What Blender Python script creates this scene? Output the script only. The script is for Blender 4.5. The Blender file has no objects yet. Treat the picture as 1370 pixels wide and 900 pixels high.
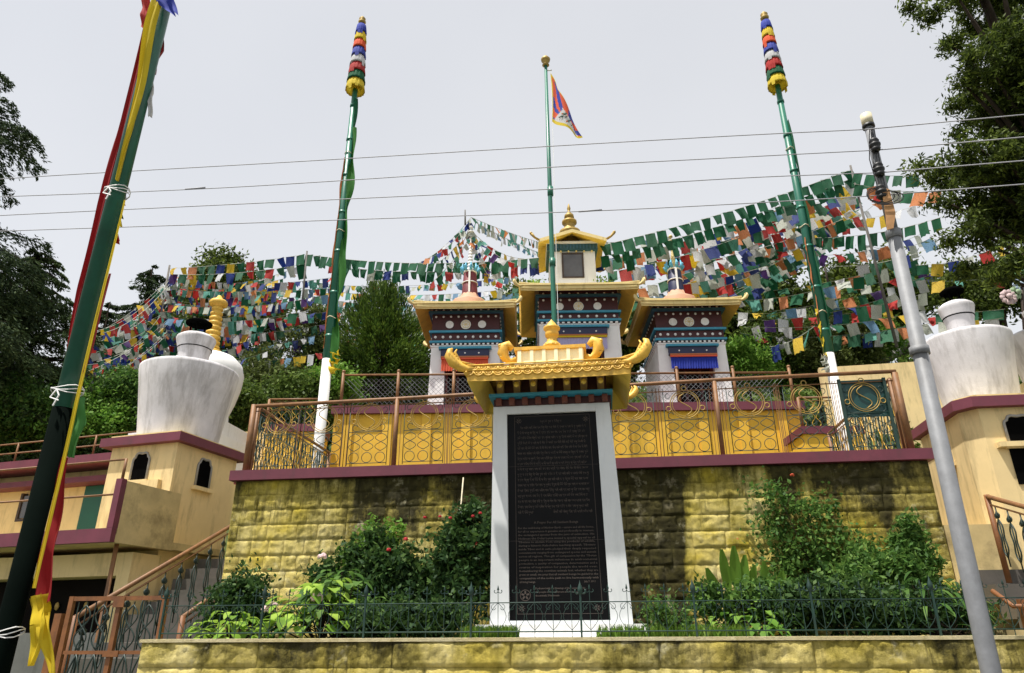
import bpy, math, random
import numpy as np
from mathutils import Vector, Matrix, Quaternion, noise as mnoise
R = random.Random(7); NR = np.random.default_rng(7)
sc = bpy.context.scene
COL = sc.collection
PI = math.pi
rad = math.radians

# ------------------------------------------------------------------ camera
FPX, PITCH, YAW, ROLL = 945.0, rad(22.7), rad(7), rad(0.3)
EYE = 1.6
def at(px, py, Y):
    """world point at distance Y seen in direction (px,py) - used to survey real positions"""
    u = (px-685)/FPX; v = (450-py)/FPX
    c, s = math.cos(ROLL), math.sin(ROLL)
    u, v = u*c - v*s, u*s + v*c
    y = math.cos(PITCH) - v*math.sin(PITCH); z = math.sin(PITCH) + v*math.cos(PITCH)
    X = u*math.cos(YAW) - y*math.sin(YAW); Yy = u*math.sin(YAW) + y*math.cos(YAW)
    t = Y/Yy
    return Vector((X*t, Y, EYE + z*t))
def proj(p):
    x, y, z = p[0], p[1], p[2]-EYE
    c, s = math.cos(YAW), math.sin(YAW)
    u = x*c + y*s; w = -x*s + y*c
    d = w*math.cos(PITCH) + z*math.sin(PITCH); v = -w*math.sin(PITCH) + z*math.cos(PITCH)
    u /= d; v /= d
    c, s = math.cos(ROLL), math.sin(ROLL)
    return 685+FPX*(u*c+v*s), 450-FPX*(-u*s+v*c)
cd = bpy.data.cameras.new('camera'); cam = bpy.data.objects.new('camera', cd); COL.objects.link(cam)
cd.sensor_width = 36; cd.lens = FPX/1370*36; cd.clip_end = 2000; cd.clip_start = 0.05
cam.location = (0, 0, EYE)
cam.matrix_world = Matrix.Translation((0, 0, EYE)) @ Matrix.Rotation(YAW, 4, 'Z') @ Matrix.Rotation(PI/2+PITCH, 4, 'X') @ Matrix.Rotation(-ROLL, 4, 'Z')
sc.camera = cam

# ------------------------------------------------------------------ mesh builder
class MB:
    def __init__(s): s.v = []; s.f = []; s.m = []; s.sm = []
    def add(s, vs, fs, m=0, smooth=False):
        b = len(s.v); s.v += [tuple(p) for p in vs]
        for f in fs: s.f.append(tuple(i+b for i in f)); s.m.append(m); s.sm.append(smooth)
    def hexa(s, p, m=0):   # p: 4 bottom ccw, 4 top ccw
        s.add(p, [(3,2,1,0),(4,5,6,7),(0,1,5,4),(1,2,6,5),(2,3,7,6),(3,0,4,7)], m)
    def box(s, a, b, m=0, rz=0, bev=0):
        x0,y0,z0 = a; x1,y1,z1 = b
        P = [(x0,y0,z0),(x1,y0,z0),(x1,y1,z0),(x0,y1,z0),(x0,y0,z1),(x1,y0,z1),(x1,y1,z1),(x0,y1,z1)]
        if rz:
            cx, cy = (x0+x1)/2, (y0+y1)/2; c, q = math.cos(rz), math.sin(rz)
            P = [(cx+(x-cx)*c-(y-cy)*q, cy+(x-cx)*q+(y-cy)*c, z) for x,y,z in P]
        s.hexa(P, m)
    def prism(s, poly, z0, z1, m=0, smooth=False):
        n = len(poly)
        s.add([(x,y,z0) for x,y in poly]+[(x,y,z1) for x,y in poly],
              [tuple(range(n))[::-1], tuple(range(n,2*n))]+[(i,(i+1)%n,n+(i+1)%n,n+i) for i in range(n)], m)
    def tube(s, pts, r, n=6, m=0, cap=True, closed=False):
        pts = [Vector(p) for p in pts]; N = len(pts)
        rr = r if isinstance(r, (list, tuple)) else [r]*N
        vs = []; up = None
        for i, p in enumerate(pts):
            if closed: t = pts[(i+1)%N]-pts[i-1]
            else: t = pts[min(i+1,N-1)]-pts[max(i-1,0)]
            if t.length < 1e-9: t = Vector((0,0,1))
            t.normalize()
            if up is None:
                up = t.orthogonal().normalized()
            else:
                up = (up - t*up.dot(t))
                up = up.normalized() if up.length > 1e-6 else t.orthogonal().normalized()
            w = t.cross(up)
            for k in range(n):
                a = 2*PI*k/n
                vs.append(p + (up*math.cos(a)+w*math.sin(a))*rr[i])
        fs = []
        for i in range(N if closed else N-1):
            j = (i+1) % N
            for k in range(n):
                fs.append((i*n+k, i*n+(k+1)%n, j*n+(k+1)%n, j*n+k))
        s.add(vs, fs, m, n > 4)
        if cap and not closed:
            b = len(s.v)-N*n
            s.f += [tuple(b+k for k in range(n))[::-1], tuple(b+(N-1)*n+k for k in range(n))]; s.m += [m, m]; s.sm += [False, False]
    def lathe(s, prof, n=24, m=0, c=(0,0,0), flute=0, nf=0, smooth=True, mats=None):
        vs = []
        for r, z in prof:
            for k in range(n):
                a = 2*PI*k/n; q = r*(1+flute*math.cos(nf*a)) if flute else r
                vs.append((c[0]+q*math.cos(a), c[1]+q*math.sin(a), c[2]+z))
        b = len(s.v); s.v += vs
        for i in range(len(prof)-1):
            for k in range(n):
                s.f.append((b+i*n+k, b+i*n+(k+1)%n, b+(i+1)*n+(k+1)%n, b+(i+1)*n+k)); s.m.append(mats[i] if mats else m); s.sm.append(smooth)
    def sphere(s, c, r, m=0, n=8, sq=(1,1,1)):
        vs = []; h = max(3, n//2)
        for i in range(h+1):
            t = PI*i/h
            for k in range(n):
                a = 2*PI*k/n
                vs.append((c[0]+r*sq[0]*math.sin(t)*math.cos(a), c[1]+r*sq[1]*math.sin(t)*math.sin(a), c[2]-r*sq[2]*math.cos(t)))
        s.add(vs, [(i*n+k, i*n+(k+1)%n, (i+1)*n+(k+1)%n, (i+1)*n+k) for i in range(h) for k in range(n)], m, True)
    def disc(s, c, r, th, m=0, n=20, axis='y'):
        # flat disc facing -y, thickness th
        vs = []
        for d in (0, -th):
            for k in range(n):
                a = 2*PI*k/n
                vs.append((c[0]+r*math.cos(a), c[1]+d, c[2]+r*math.sin(a)))
        s.add(vs, [tuple(range(n,2*n))]+[(k,(k+1)%n,n+(k+1)%n,n+k) for k in range(n)], m)

def root_off(p):
    o = Vector((0,0,0))
    while p is not None: o += p.location; p = p.parent
    return o
def mk(name, mb, mats, parent=None, world=True, kind=None, smooth=None):
    me = bpy.data.meshes.new(name)
    off = root_off(parent) if (parent is not None and world) else Vector((0,0,0))
    me.from_pydata([(x-off.x, y-off.y, z-off.z) for x,y,z in mb.v], [], mb.f)
    if not isinstance(mats, (list, tuple)): mats = [mats]
    for m in mats: me.materials.append(m)
    me.polygons.foreach_set('material_index', mb.m)
    me.polygons.foreach_set('use_smooth', [bool(x) if smooth is None else smooth for x in mb.sm])
    me.update()
    o = bpy.data.objects.new(name, me); COL.objects.link(o)
    if parent is not None: o.parent = parent
    if kind: o['kind'] = kind
    return o
def tag(o, label, cat, group=None, kind=None):
    o['label'] = label; o['category'] = cat
    if group: o['group'] = group
    if kind: o['kind'] = kind
    return o
def thing(name, label, cat, loc=(0,0,0), group=None, rz=0):
    o = bpy.data.objects.new(name, None); COL.objects.link(o); o.location = loc; o.rotation_euler = (0,0,rz)
    return tag(o, label, cat, group)
def copy_tree(o, parent=None):
    c = o.copy(); COL.objects.link(c)
    if parent is not None: c.parent = parent
    for ch in list(o.children): copy_tree(ch, c)
    return c

# ------------------------------------------------------------------ materials
def nm(name):
    m = bpy.data.materials.new(name); m.use_nodes = True
    nt = m.node_tree; b = nt.nodes['Principled BSDF']
    return m, nt, b
def N(nt, t, **k):
    n = nt.nodes.new(t)
    for a, v in k.items():
        if a in n.inputs: n.inputs[a].default_value = v
        else: setattr(n, a, v)
    return n
def noise(nt, scale, detail=4, rough=.6, stretch=None, coord='world'):
    if coord == 'world': g = N(nt, 'ShaderNodeNewGeometry'); out = g.outputs['Position']
    else: g = N(nt, 'ShaderNodeTexCoord'); out = g.outputs['Object']
    if stretch:
        vm = N(nt, 'ShaderNodeVectorMath', operation='MULTIPLY'); vm.inputs[1].default_value = stretch
        nt.links.new(out, vm.inputs[0]); out = vm.outputs[0]
    n = N(nt, 'ShaderNodeTexNoise'); n.inputs['Scale'].default_value = scale; n.inputs['Detail'].default_value = detail; n.inputs['Roughness'].default_value = rough
    nt.links.new(out, n.inputs['Vector']); return n.outputs['Fac']
def ramp(nt, fac, stops, interp='LINEAR'):
    r = N(nt, 'ShaderNodeValToRGB'); r.color_ramp.interpolation = interp
    e = r.color_ramp.elements
    while len(e) < len(stops): e.new(.5)
    for i, (p, c) in enumerate(stops):
        e[i].position = p; e[i].color = (c, c, c, 1) if isinstance(c, (int, float)) else (*c, 1)
    nt.links.new(fac, r.inputs[0]); return r.outputs['Color']
def mix(nt, fac, a, b):
    m = N(nt, 'ShaderNodeMix', data_type='RGBA')
    for s, v in ((m.inputs[0], fac), (m.inputs[6], a), (m.inputs[7], b)):
        if isinstance(v, (int, float)): s.default_value = v
        elif isinstance(v, tuple): s.default_value = (*v, 1)
        else: nt.links.new(v, s)
    return m.outputs[2]
def math_(nt, op, a, b=None, clamp=False):
    m = N(nt, 'ShaderNodeMath', operation=op, use_clamp=clamp)
    for s, v in ((m.inputs[0], a), (m.inputs[1], b)):
        if v is None: continue
        if isinstance(v, (int, float)): s.default_value = v
        else: nt.links.new(v, s)
    return m.outputs[0]
def bump(nt, b, h, strength=.4, dist=.01):
    n = N(nt, 'ShaderNodeBump'); n.inputs['Strength'].default_value = strength; n.inputs['Distance'].default_value = dist
    nt.links.new(h, n.inputs['Height']); nt.links.new(n.outputs[0], b.inputs['Normal'])
def paint(name, c, rough=.6, var=.18, scale=3, dirt=None, dirt_amt=.5, metal=0, bumps=.15, streak=True, coord='world', dlo=.55, dhi=.75, spec=None):
    m, nt, b = nm(name)
    n1 = noise(nt, scale, 5, .65, coord=coord)
    c = tuple(c); d = tuple(x*(1-var) for x in c); l = tuple(min(1, x*(1+var)) for x in c)
    col = ramp(nt, n1, [(.3, d), (.7, l)])
    if dirt is not None:
        n2 = noise(nt, 2.2, 6, .7, stretch=(2.4, 2.4, .45) if streak else None, coord=coord)
        f = ramp(nt, n2, [(dlo, 0.0), (dhi, dirt_amt)])
        col = mix(nt, f, col, tuple(dirt))
    nt.links.new(col, b.inputs['Base Color'])
    b.inputs['Roughness'].default_value = rough; b.inputs['Metallic'].default_value = metal
    if spec is not None: b.inputs['Specular IOR Level'].default_value = spec
    if bumps:
        bump(nt, b, noise(nt, 60, 3, .6, coord=coord), bumps, .004)
    return m
M = {}
M['white'] = paint('whitewash', (.80,.79,.78), .75, .05, 2, (.38,.36,.33), .55)
M['bulb'] = paint('grey_whitewash', (.62,.60,.615), .85, .12, 2.5, (.24,.22,.21), .75, dlo=.47, dhi=.72, bumps=.6)
M['marble'] = paint('pale_marble', (.62,.64,.65), .35, .08, 1.2, (.42,.44,.46), .5, bumps=.03, dlo=.5, dhi=.7)
M['cream'] = paint('cream_house_paint', (.76,.58,.29), .8, .09, 1.5, (.24,.18,.08), .75, dlo=.50, dhi=.78)
M['cream2'] = paint('weathered_cream_paint', (.56,.43,.20), .85, .18, 3, (.13,.10,.04), .75, streak=False, dlo=.48, dhi=.72)
M['ochre'] = paint('ochre_wall_paint', (.72,.42,.035), .7, .1, 1.2, (.25,.17,.03), .5)
M['maroon'] = paint('maroon_paint', (.14,.026,.045), .6, .16, 3, (.05,.03,.03), .6, dlo=.55, dhi=.8)
M['darkred'] = paint('dark_red_frieze', (.055,.008,.010), .6, .2, 5)
M['navy'] = paint('navy_paint', (.012,.015,.06), .5, .15, 5)
M['blue'] = paint('sky_blue_paint', (.03,.25,.38), .5, .12, 5)
M['steelblue'] = paint('dull_blue_paint', (.03,.11,.17), .5, .15, 5)
M['gold'] = paint('gold_paint', (.70,.42,.06), .5, .22, 9, (.26,.13,.02), .7, metal=.1, coord='object')
M['gold2'] = paint('dull_gold_paint', (.74,.58,.25), .55, .12, 4, (.25,.17,.05), .6)
M['soffit'] = paint('mustard_soffit', (.74,.53,.09), .55, .1, 4, (.16,.10,.01), .5)
M['ridge'] = paint('cream_gold_ridge', (.90,.85,.62), .45, .08, 6)
M['brass'] = paint('brass', (.36,.24,.06), .55, .25, 10, metal=.35, coord='object')
M['brown'] = paint('brown_rail_paint', (.21,.095,.032), .6, .25, 12, (.07,.035,.02), .6, dlo=.5, dhi=.7)
M['orange'] = paint('orange_brown_gate_paint', (.20,.075,.02), .6, .25, 10, (.08,.03,.015), .7, dlo=.5, dhi=.7)
M['green_iron'] = paint('dark_green_iron', (.008,.035,.026), .6, .25, 10)
M['dark_iron'] = paint('blackish_green_iron', (.012,.028,.022), .5, .3, 10)
M['teal_panel'] = paint('teal_sheet', (.004,.05,.045), .45, .1, 4)
M['pole_green'] = paint('green_pole_paint', (.015,.14,.09), .4, .14, 3, (.06,.10,.06), .4)
M['pole_black'] = paint('black_pole_lower', (.002,.004,.003), .9, .3, 3, spec=.02)
M['pole_white'] = paint('white_pole_paint', (.75,.74,.72), .5, .06, 3, (.3,.25,.2), .4)
M['steel'] = paint('galvanised_steel', (.19,.195,.205), .6, .16, 9, (.10,.095,.09), .6, metal=.1)
M['insul'] = paint('black_ceramic', (.006,.006,.007), .5, .2, 5)
M['wire'] = paint('wire', (.30,.30,.32), .6, .1, 3, bumps=0)
M['black'] = paint('matt_black', (.004,.004,.004), 1, .3, 3, spec=0)
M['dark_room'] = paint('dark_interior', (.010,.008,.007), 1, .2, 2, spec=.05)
M['greendoor'] = paint('green_door_paint', (.005,.085,.055), .5, .1, 3)
M['stone'] = paint('grey_step_stone', (.10,.088,.075), .85, .2, 4, (.06,.06,.04), .7, streak=False, dlo=.45, dhi=.7)
M['rock'] = paint('grey_rock', (.13,.12,.11), .9, .3, 4)
M['granite'] = paint('polished_black_granite', (.004,.004,.0045), .35, .2, 6, bumps=0, spec=.10)
M['letter'] = paint('engraved_lettering', (.075,.062,.055), .8, .1, 6, bumps=0, spec=.1)
M['terracotta'] = paint('pink_terracotta', (.50,.27,.17), .7, .1, 6)
M['glass'] = paint('grey_window_glass', (.09,.09,.10), .12, .2, 2, bumps=0)
M['wood'] = paint('dark_window_wood', (.05,.03,.02), .6, .2, 6)
M['bark'] = paint('bark', (.035,.026,.019), .95, .35, 8, bumps=.6, spec=.1)
M['soil'] = paint('soil', (.05,.035,.02), .95, .3, 6, bumps=.6)
M['asphalt'] = paint('asphalt', (.06,.06,.058), .9, .2, 12)
M['paper'] = paint('brown_paper', (.42,.22,.09), .8, .25, 10)
M['capcream'] = paint('cream_cap', (.62,.55,.38), .6, .2, 20, (.2,.15,.1), .7, coord='object')
M['concrete'] = paint('concrete', (.30,.29,.27), .85, .15, 3, (.12,.12,.10), .6)

def cloth(name, c, sheer=.35, var=.2, printed=False):
    m, nt, b = nm(name)
    oi = N(nt, 'ShaderNodeObjectInfo')
    n1 = noise(nt, 6, 3, .5)
    rnd = math_(nt, 'ADD', math_(nt, 'MULTIPLY', oi.outputs['Random'], .6), math_(nt, 'MULTIPLY', n1, .5))
    fade = tuple(x*.85+.05 for x in c)
    col = ramp(nt, rnd, [(.15, tuple(x*(1-var) for x in c)), (.5, c), (.98, fade)])
    if printed:
        tc_ = N(nt, 'ShaderNodeTexCoord'); vm = N(nt, 'ShaderNodeVectorMath', operation='MULTIPLY'); vm.inputs[1].default_value = (9, .01, 26)
        nt.links.new(tc_.outputs['Object'], vm.inputs[0]); nn = N(nt, 'ShaderNodeTexNoise'); nn.inputs['Scale'].default_value = 1.0; nn.inputs['Detail'].default_value = 3
        nt.links.new(vm.outputs[0], nn.inputs['Vector']); pf_ = ramp(nt, nn.outputs['Fac'], [(.50, 0.), (.60, .45)])
        col = mix(nt, pf_, col, tuple(x*.25 for x in c))
    nt.links.new(col, b.inputs['Base Color']); b.inputs['Roughness'].default_value = .85
    tr = N(nt, 'ShaderNodeBsdfTranslucent'); nt.links.new(col, tr.inputs[0])
    ms = N(nt, 'ShaderNodeMixShader'); ms.inputs[0].default_value = sheer
    nt.links.new(b.outputs[0], ms.inputs[1]); nt.links.new(tr.outputs[0], ms.inputs[2])
    nt.links.new(ms.outputs[0], nt.nodes['Material Output'].inputs[0])
    return m
CL = dict(green=cloth('green_cloth', (.002,.10,.038), .22), blue=cloth('blue_cloth', (.012,.035,.22)), white=cloth('white_cloth', (.68,.68,.70)),
          red=cloth('red_cloth', (.50,.03,.025)), yellow=cloth('yellow_cloth', (.72,.48,.03)), orange=cloth('faded_orange_cloth', (.62,.22,.08)),
          teal=cloth('faded_teal_cloth', (.10,.34,.27)), pale=cloth('pale_faded_cloth', (.50,.52,.45)), skyb=cloth('light_blue_cloth', (.14,.27,.42)),
          purple=cloth('purple_cloth', (.07,.02,.15)), lime=cloth('lime_cloth', (.04,.20,.025), .25), crimson=cloth('crimson_cloth', (.30,.006,.008), .2),
          bright=cloth('bright_yellow_cloth', (.75,.56,.02), .3), royal=cloth('royal_blue_cloth', (.01,.03,.33), .15), lav=cloth('lavender_cloth', (.50,.46,.72), .2),
          vermilion=cloth('vermilion_cloth', (.72,.09,.02), .2))

CF = dict(green=cloth('green_flag', (.002,.10,.038), .22, printed=True), blue=cloth('blue_flag', (.012,.035,.22), printed=True), white=cloth('white_flag', (.68,.68,.70), printed=True), red=cloth('red_flag', (.50,.03,.025), printed=True), yellow=cloth('yellow_flag', (.72,.48,.03), printed=True), orange=cloth('faded_orange_flag', (.62,.22,.08), printed=True), teal=cloth('faded_teal_flag', (.10,.34,.27), printed=True), pale=cloth('pale_faded_flag', (.50,.52,.45), printed=True), skyb=cloth('light_blue_flag', (.14,.27,.42), printed=True), purple=cloth('purple_flag', (.07,.02,.15), printed=True))
def leafmat(name, cols, trans=.35, rough=.55):
    m, nt, b = nm(name)
    g = N(nt, 'ShaderNodeNewGeometry')
    n1 = noise(nt, .9, 3, .6)
    f = math_(nt, 'ADD', math_(nt, 'MULTIPLY', g.outputs['Random Per Island'], .65), math_(nt, 'MULTIPLY', n1, .4))
    k = len(cols)
    col = ramp(nt, f, [(.12+.76*i/(k-1), c) for i, c in enumerate(cols)])
    nt.links.new(col, b.inputs['Base Color']); b.inputs['Roughness'].default_value = rough
    b.inputs['Specular IOR Level'].default_value = .15
    tr = N(nt, 'ShaderNodeBsdfTranslucent'); nt.links.new(col, tr.inputs[0])
    ms = N(nt, 'ShaderNodeMixShader'); ms.inputs[0].default_value = trans
    nt.links.new(b.outputs[0], ms.inputs[1]); nt.links.new(tr.outputs[0], ms.inputs[2])
    nt.links.new(ms.outputs[0], nt.nodes['Material Output'].inputs[0])
    return m
LF = dict(
    conifer=leafmat('dark_conifer', [(.014,.028,.014), (.034,.058,.024), (.07,.10,.036)], .2, .8),
    conifer2=leafmat('soft_conifer', [(.025,.048,.018), (.055,.09,.03), (.10,.14,.05)], .25, .8),
    oak=leafmat('oak_leaf', [(.018,.030,.008), (.050,.075,.014), (.16,.21,.035)], .4),
    bush=leafmat('bush_leaf', [(.03,.055,.012), (.075,.125,.022), (.17,.24,.05)], .4),
    cypress=leafmat('cypress_leaf', [(.02,.045,.008), (.055,.105,.016), (.14,.21,.03)], .35),
    garden=leafmat('garden_leaf', [(.03,.075,.018), (.07,.155,.03), (.17,.28,.06)], .4),
    dark=leafmat('dark_garden_leaf', [(.016,.040,.014), (.035,.08,.022), (.085,.15,.035)], .35),
    light=leafmat('light_leaf', [(.13,.26,.03), (.24,.40,.05), (.40,.55,.09)], .4),
    mid=leafmat('mid_leaf', [(.06,.15,.02), (.13,.27,.035), (.22,.36,.06)], .4),
    olive=leafmat('olive_leaf', [(.035,.05,.014), (.085,.11,.028), (.16,.20,.055)], .4),
    silver=leafmat('silver_leaf', [(.12,.17,.12), (.2,.27,.2), (.3,.36,.28)], .3),
    grass=leafmat('grass', [(.06,.13,.015), (.12,.23,.025), (.2,.30,.05)], .3))
def petal(name, c):
    return paint(name, c, .6, .25, 30, bumps=0)
M['rose'] = petal('red_petal', (.42,.006,.012)); M['pink'] = petal('pale_pink_petal', (.75,.52,.52)); M['orangep'] = petal('orange_petal', (.75,.12,.05))

# stone wall with painted, mossy, dripping faces
def wall_mat(name, x0, x1, z0, z1, prof, topw, base=(.66,.53,.16), base2=(.60,.40,.07)):
    m, nt, b = nm(name)
    g = N(nt, 'ShaderNodeNewGeometry'); sx = N(nt, 'ShaderNodeSeparateXYZ'); nt.links.new(g.outputs['Position'], sx.inputs[0])
    X = math_(nt, 'DIVIDE', math_(nt, 'SUBTRACT', sx.outputs[0], x0), x1-x0, True)
    Z = math_(nt, 'DIVIDE', math_(nt, 'SUBTRACT', sx.outputs[2], z0), z1-z0, True)
    col = mix(nt, ramp(nt, noise(nt, 1.3, 5, .6), [(.35, 0.), (.65, 1.)]), base, base2)
    col = mix(nt, ramp(nt, noise(nt, 14, 5, .7), [(.45, 0.), (.8, .5)]), col, (.36,.27,.05))
    wx = ramp(nt, X, prof)      # strength of moss and dark tone along x
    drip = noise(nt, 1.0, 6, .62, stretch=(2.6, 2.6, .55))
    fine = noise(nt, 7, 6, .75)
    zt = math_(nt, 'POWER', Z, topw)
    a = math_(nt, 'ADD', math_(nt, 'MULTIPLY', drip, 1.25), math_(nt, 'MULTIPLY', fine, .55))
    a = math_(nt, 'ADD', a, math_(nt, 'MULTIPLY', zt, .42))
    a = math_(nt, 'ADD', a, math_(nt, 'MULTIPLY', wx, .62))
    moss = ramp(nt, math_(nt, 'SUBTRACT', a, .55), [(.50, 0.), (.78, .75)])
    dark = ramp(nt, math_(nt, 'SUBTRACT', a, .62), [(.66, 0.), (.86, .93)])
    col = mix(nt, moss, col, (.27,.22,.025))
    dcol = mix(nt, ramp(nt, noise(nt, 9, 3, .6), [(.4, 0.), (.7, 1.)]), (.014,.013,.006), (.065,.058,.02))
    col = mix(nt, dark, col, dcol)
    # lichen-grey exposed stone flecks inside the dark zones
    fl = math_(nt, 'MULTIPLY', ramp(nt, noise(nt, 5, 4, .6), [(.56, 0.), (.66, .7)]), zt)
    fl = math_(nt, 'MULTIPLY', fl, wx)
    col = mix(nt, fl, col, (.34,.30,.19))
    dr = noise(nt, 1.0, 5, .65, stretch=(13, 13, .8))
    dm = math_(nt, 'MULTIPLY', ramp(nt, dr, [(.50, 0.), (.64, .85)]), ramp(nt, Z, [(.15, .0), (.95, 1.)]))
    dm = math_(nt, 'MULTIPLY', dm, ramp(nt, noise(nt, .9, 3, .6), [(.42, .15), (.6, 1.)]))
    col = mix(nt, dm, col, (.03,.028,.012))
    sp = ramp(nt, noise(nt, 22, 6, .8), [(.62, 0.), (.72, .5)])
    col = mix(nt, sp, col, (.16,.13,.03))
    pl2 = ramp(nt, noise(nt, 3.1, 4, .7), [(.60, 0.), (.68, .35)])
    col = mix(nt, pl2, col, (.80,.74,.48))
    nt.links.new(col, b.inputs['Base Color']); b.inputs['Roughness'].default_value = .92; b.inputs['Specular IOR Level'].default_value = .2
    bump(nt, b, noise(nt, 26, 10, .85), 1.0, .03)
    return m

def stone_wall(x0, x1, y, z0, z1, course, bw=(.17,.42), amp=.016, yback=None):
    """rock-faced blocks laid in courses; each block its own rough relief"""
    mb = MB()
    nz = round((z1-z0)/course); ch = (z1-z0)/nz
    j = .006
    for r in range(nz):
        x = x0; za = z0+r*ch+j*.5; zb = z0+(r+1)*ch-j*.5
        first = True
        while x < x1-1e-3:
            w = R.uniform(*bw)*(.5 if first and r%2 else 1); first = False
            if x+w > x1-.12: w = x1-x
            xa, xb = x+j*.5, x+w-j*.5
            nx = max(8, int((xb-xa)/.021)); nzz = 9
            ph = R.uniform(0,100); lean = R.uniform(-.01,.012); tilt = R.uniform(-.008,.008)
            V = []
            for a in range(nzz+1):
                for q in range(nx+1):
                    s, t = q/nx, a/nzz
                    e = min(1, min(s, 1-s)*nx/1.1, min(t, 1-t)*nzz/1.1)
                    px_, pz_ = xa+(xb-xa)*s, za+(zb-za)*t
                    q_ = Vector((px_*7+ph, pz_*9, ph)); h = .5 + .75*mnoise.noise(q_) + .55*mnoise.noise(q_*2.7) + .35*mnoise.noise(q_*6.1)
                    h += R.uniform(-.12,.12)
                    V.append((px_, y-e*(amp*h+.004+lean*.6+tilt*(s-.5)), pz_))
            F = [(a*(nx+1)+q, a*(nx+1)+q+1, (a+1)*(nx+1)+q+1, (a+1)*(nx+1)+q) for a in range(nzz) for q in range(nx)]
            mb.add(V, F, 0, True)
            x += w
    yb = yback if yback else y+.4
    mb.box((x0+.002, y+.004, z0-.3), (x1-.002, yb, z1-.002))
    return mb

# ------------------------------------------------------------------ foliage
def quad_mesh(name, V, mat, parent=None, kind=None):
    """V: (n,4,3) array"""
    n = len(V); me = bpy.data.meshes.new(name)
    off = root_off(parent); V = V - np.array(off)
    me.vertices.add(n*4); me.vertices.foreach_set('co', V.reshape(-1).astype(np.float32))
    me.loops.add(n*4); me.loops.foreach_set('vertex_index', np.arange(n*4, dtype=np.int32))
    me.polygons.add(n); me.polygons.foreach_set('loop_start', np.arange(0, n*4, 4, dtype=np.int32))
    try: me.polygons.foreach_set('loop_total', np.full(n, 4, dtype=np.int32))
    except Exception: pass
    me.materials.append(mat); me.update(calc_edges=True)
    o = bpy.data.objects.new(name, me); COL.objects.link(o)
    if parent is not None: o.parent = parent
    if kind: o['kind'] = kind
    return o
def leaf_quads(pos, size, up=.5, asp=.45, dirv=None, spread=1.0):
    n = len(pos)
    d = NR.normal(size=(n,3))
    if dirv is not None: d = dirv + d*spread
    d /= np.linalg.norm(d, axis=1)[:,None]
    nn = NR.normal(size=(n,3)); nn[:,2] += up*2
    sd = np.cross(d, nn); sd /= (np.linalg.norm(sd, axis=1)[:,None]+1e-9)
    s = size*NR.uniform(.6, 1.35, size=(n,1))
    a = pos - d*s*.5; b = pos + sd*s*asp*.5; c = pos + d*s*.5; e = pos - sd*s*asp*.5
    return np.stack([a, b, c, e], axis=1)
def crown_points(spheres, n, clumps, cr, flat=1.0, hollow=.45):
    """points gathered in clumps lying in the outer part of the given ellipsoids"""
    S = np.array([[*s[0], s[1]] for s in spheres], dtype=float)
    sq = np.array([(s[2] if len(s) > 2 else (1,1,1)) for s in spheres], dtype=float)
    w = S[:,3]**2.2; w /= w.sum()
    k = NR.choice(len(S), size=clumps, p=w)
    d = NR.normal(size=(clumps,3)); d /= np.linalg.norm(d, axis=1)[:,None]
    rr = (hollow + (1-hollow)*NR.random(clumps)**.6)[:,None]; rr *= np.where(NR.random(clumps)<.22, NR.uniform(1,1.28,clumps), 1)[:,None]
    cc = S[k,:3] + d*rr*S[k,3:4]*sq[k]
    dens = NR.uniform(.3, 1.0, clumps); dens /= dens.sum()
    j = NR.choice(clumps, size=n, p=dens)
    off = NR.normal(size=(n,3))*cr*NR.uniform(.6,1.3,size=(clumps,1))[j]; off[:,2] *= flat
    return cc[j]+off, cc, d
def tree(name, label, cat, base, spheres, n, clumps, cr, size, mat, group=None, flat=.8, asp=.45, trunk_r=.2, up=.5, limbs=14, droop=0, hollow=.45, kind_leaf='crown', droop_dir=False, lift=False):
    t = thing(name, label, cat, base, group)
    P_, cc, d = crown_points(spheres, n, clumps, cr, flat, hollow)
    dv = None
    if droop_dir:
        cen = np.array(base)[None,:].repeat(n, 0); dv = P_-cen; dv[:,2] = -abs(droop); 
        dv[:,:2] /= (np.linalg.norm(dv[:,:2], axis=1)[:,None]+1e-6)
    if lift:
        dv = P_-np.array([s_[0] for s_ in spheres]).mean(0)[None,:]; dv /= (np.linalg.norm(dv, axis=1)[:,None]+1e-6); dv[:,2] += .9
    quad_mesh(kind_leaf, leaf_quads(P_, size, up, asp, dv, .4 if (droop_dir or lift) else 1), mat, t)
    mb = MB(); b = Vector(base)
    top = Vector((float(np.mean(cc[:,0])), float(np.mean(cc[:,1])), float(np.max(cc[:,2]))*.93+b.z*.07))
    mid = b.lerp(top, .5)+Vector((R.uniform(-.1,.1), R.uniform(-.1,.1), 0))*trunk_r*8
    tr = [b+Vector((0,0,-.4)), b.lerp(mid,.5), mid, mid.lerp(top,.5), top]
    mb.tube(tr, [trunk_r*1.2, trunk_r*.9, trunk_r*.7, trunk_r*.4, trunk_r*.12], 8)
    for i in range(limbs):
        c = Vector(cc[R.randrange(len(cc))])
        hgt = max(.12, min(.95, (c.z-b.z)/(max(.1,top.z-b.z))*.75))
        s = b.lerp(mid, hgt*2) if hgt < .5 else mid.lerp(top, hgt*2-1)
        m_ = s.lerp(c, .5)+Vector((0,0,(c-s).length*.08))
        mb.tube([s, m_, c], [trunk_r*.35, trunk_r*.2, trunk_r*.05], 5)
    mk('trunk', mb, M['bark'], t)
    return t
def px_spheres(lst, Y, jit=0):
    out = []
    for px, py, r in lst:
        y = Y + R.uniform(-jit, jit); c = at(px, py, y)
        e = at(px+r, py, y); out.append((tuple(c), (e-c).length))
    return out
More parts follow.
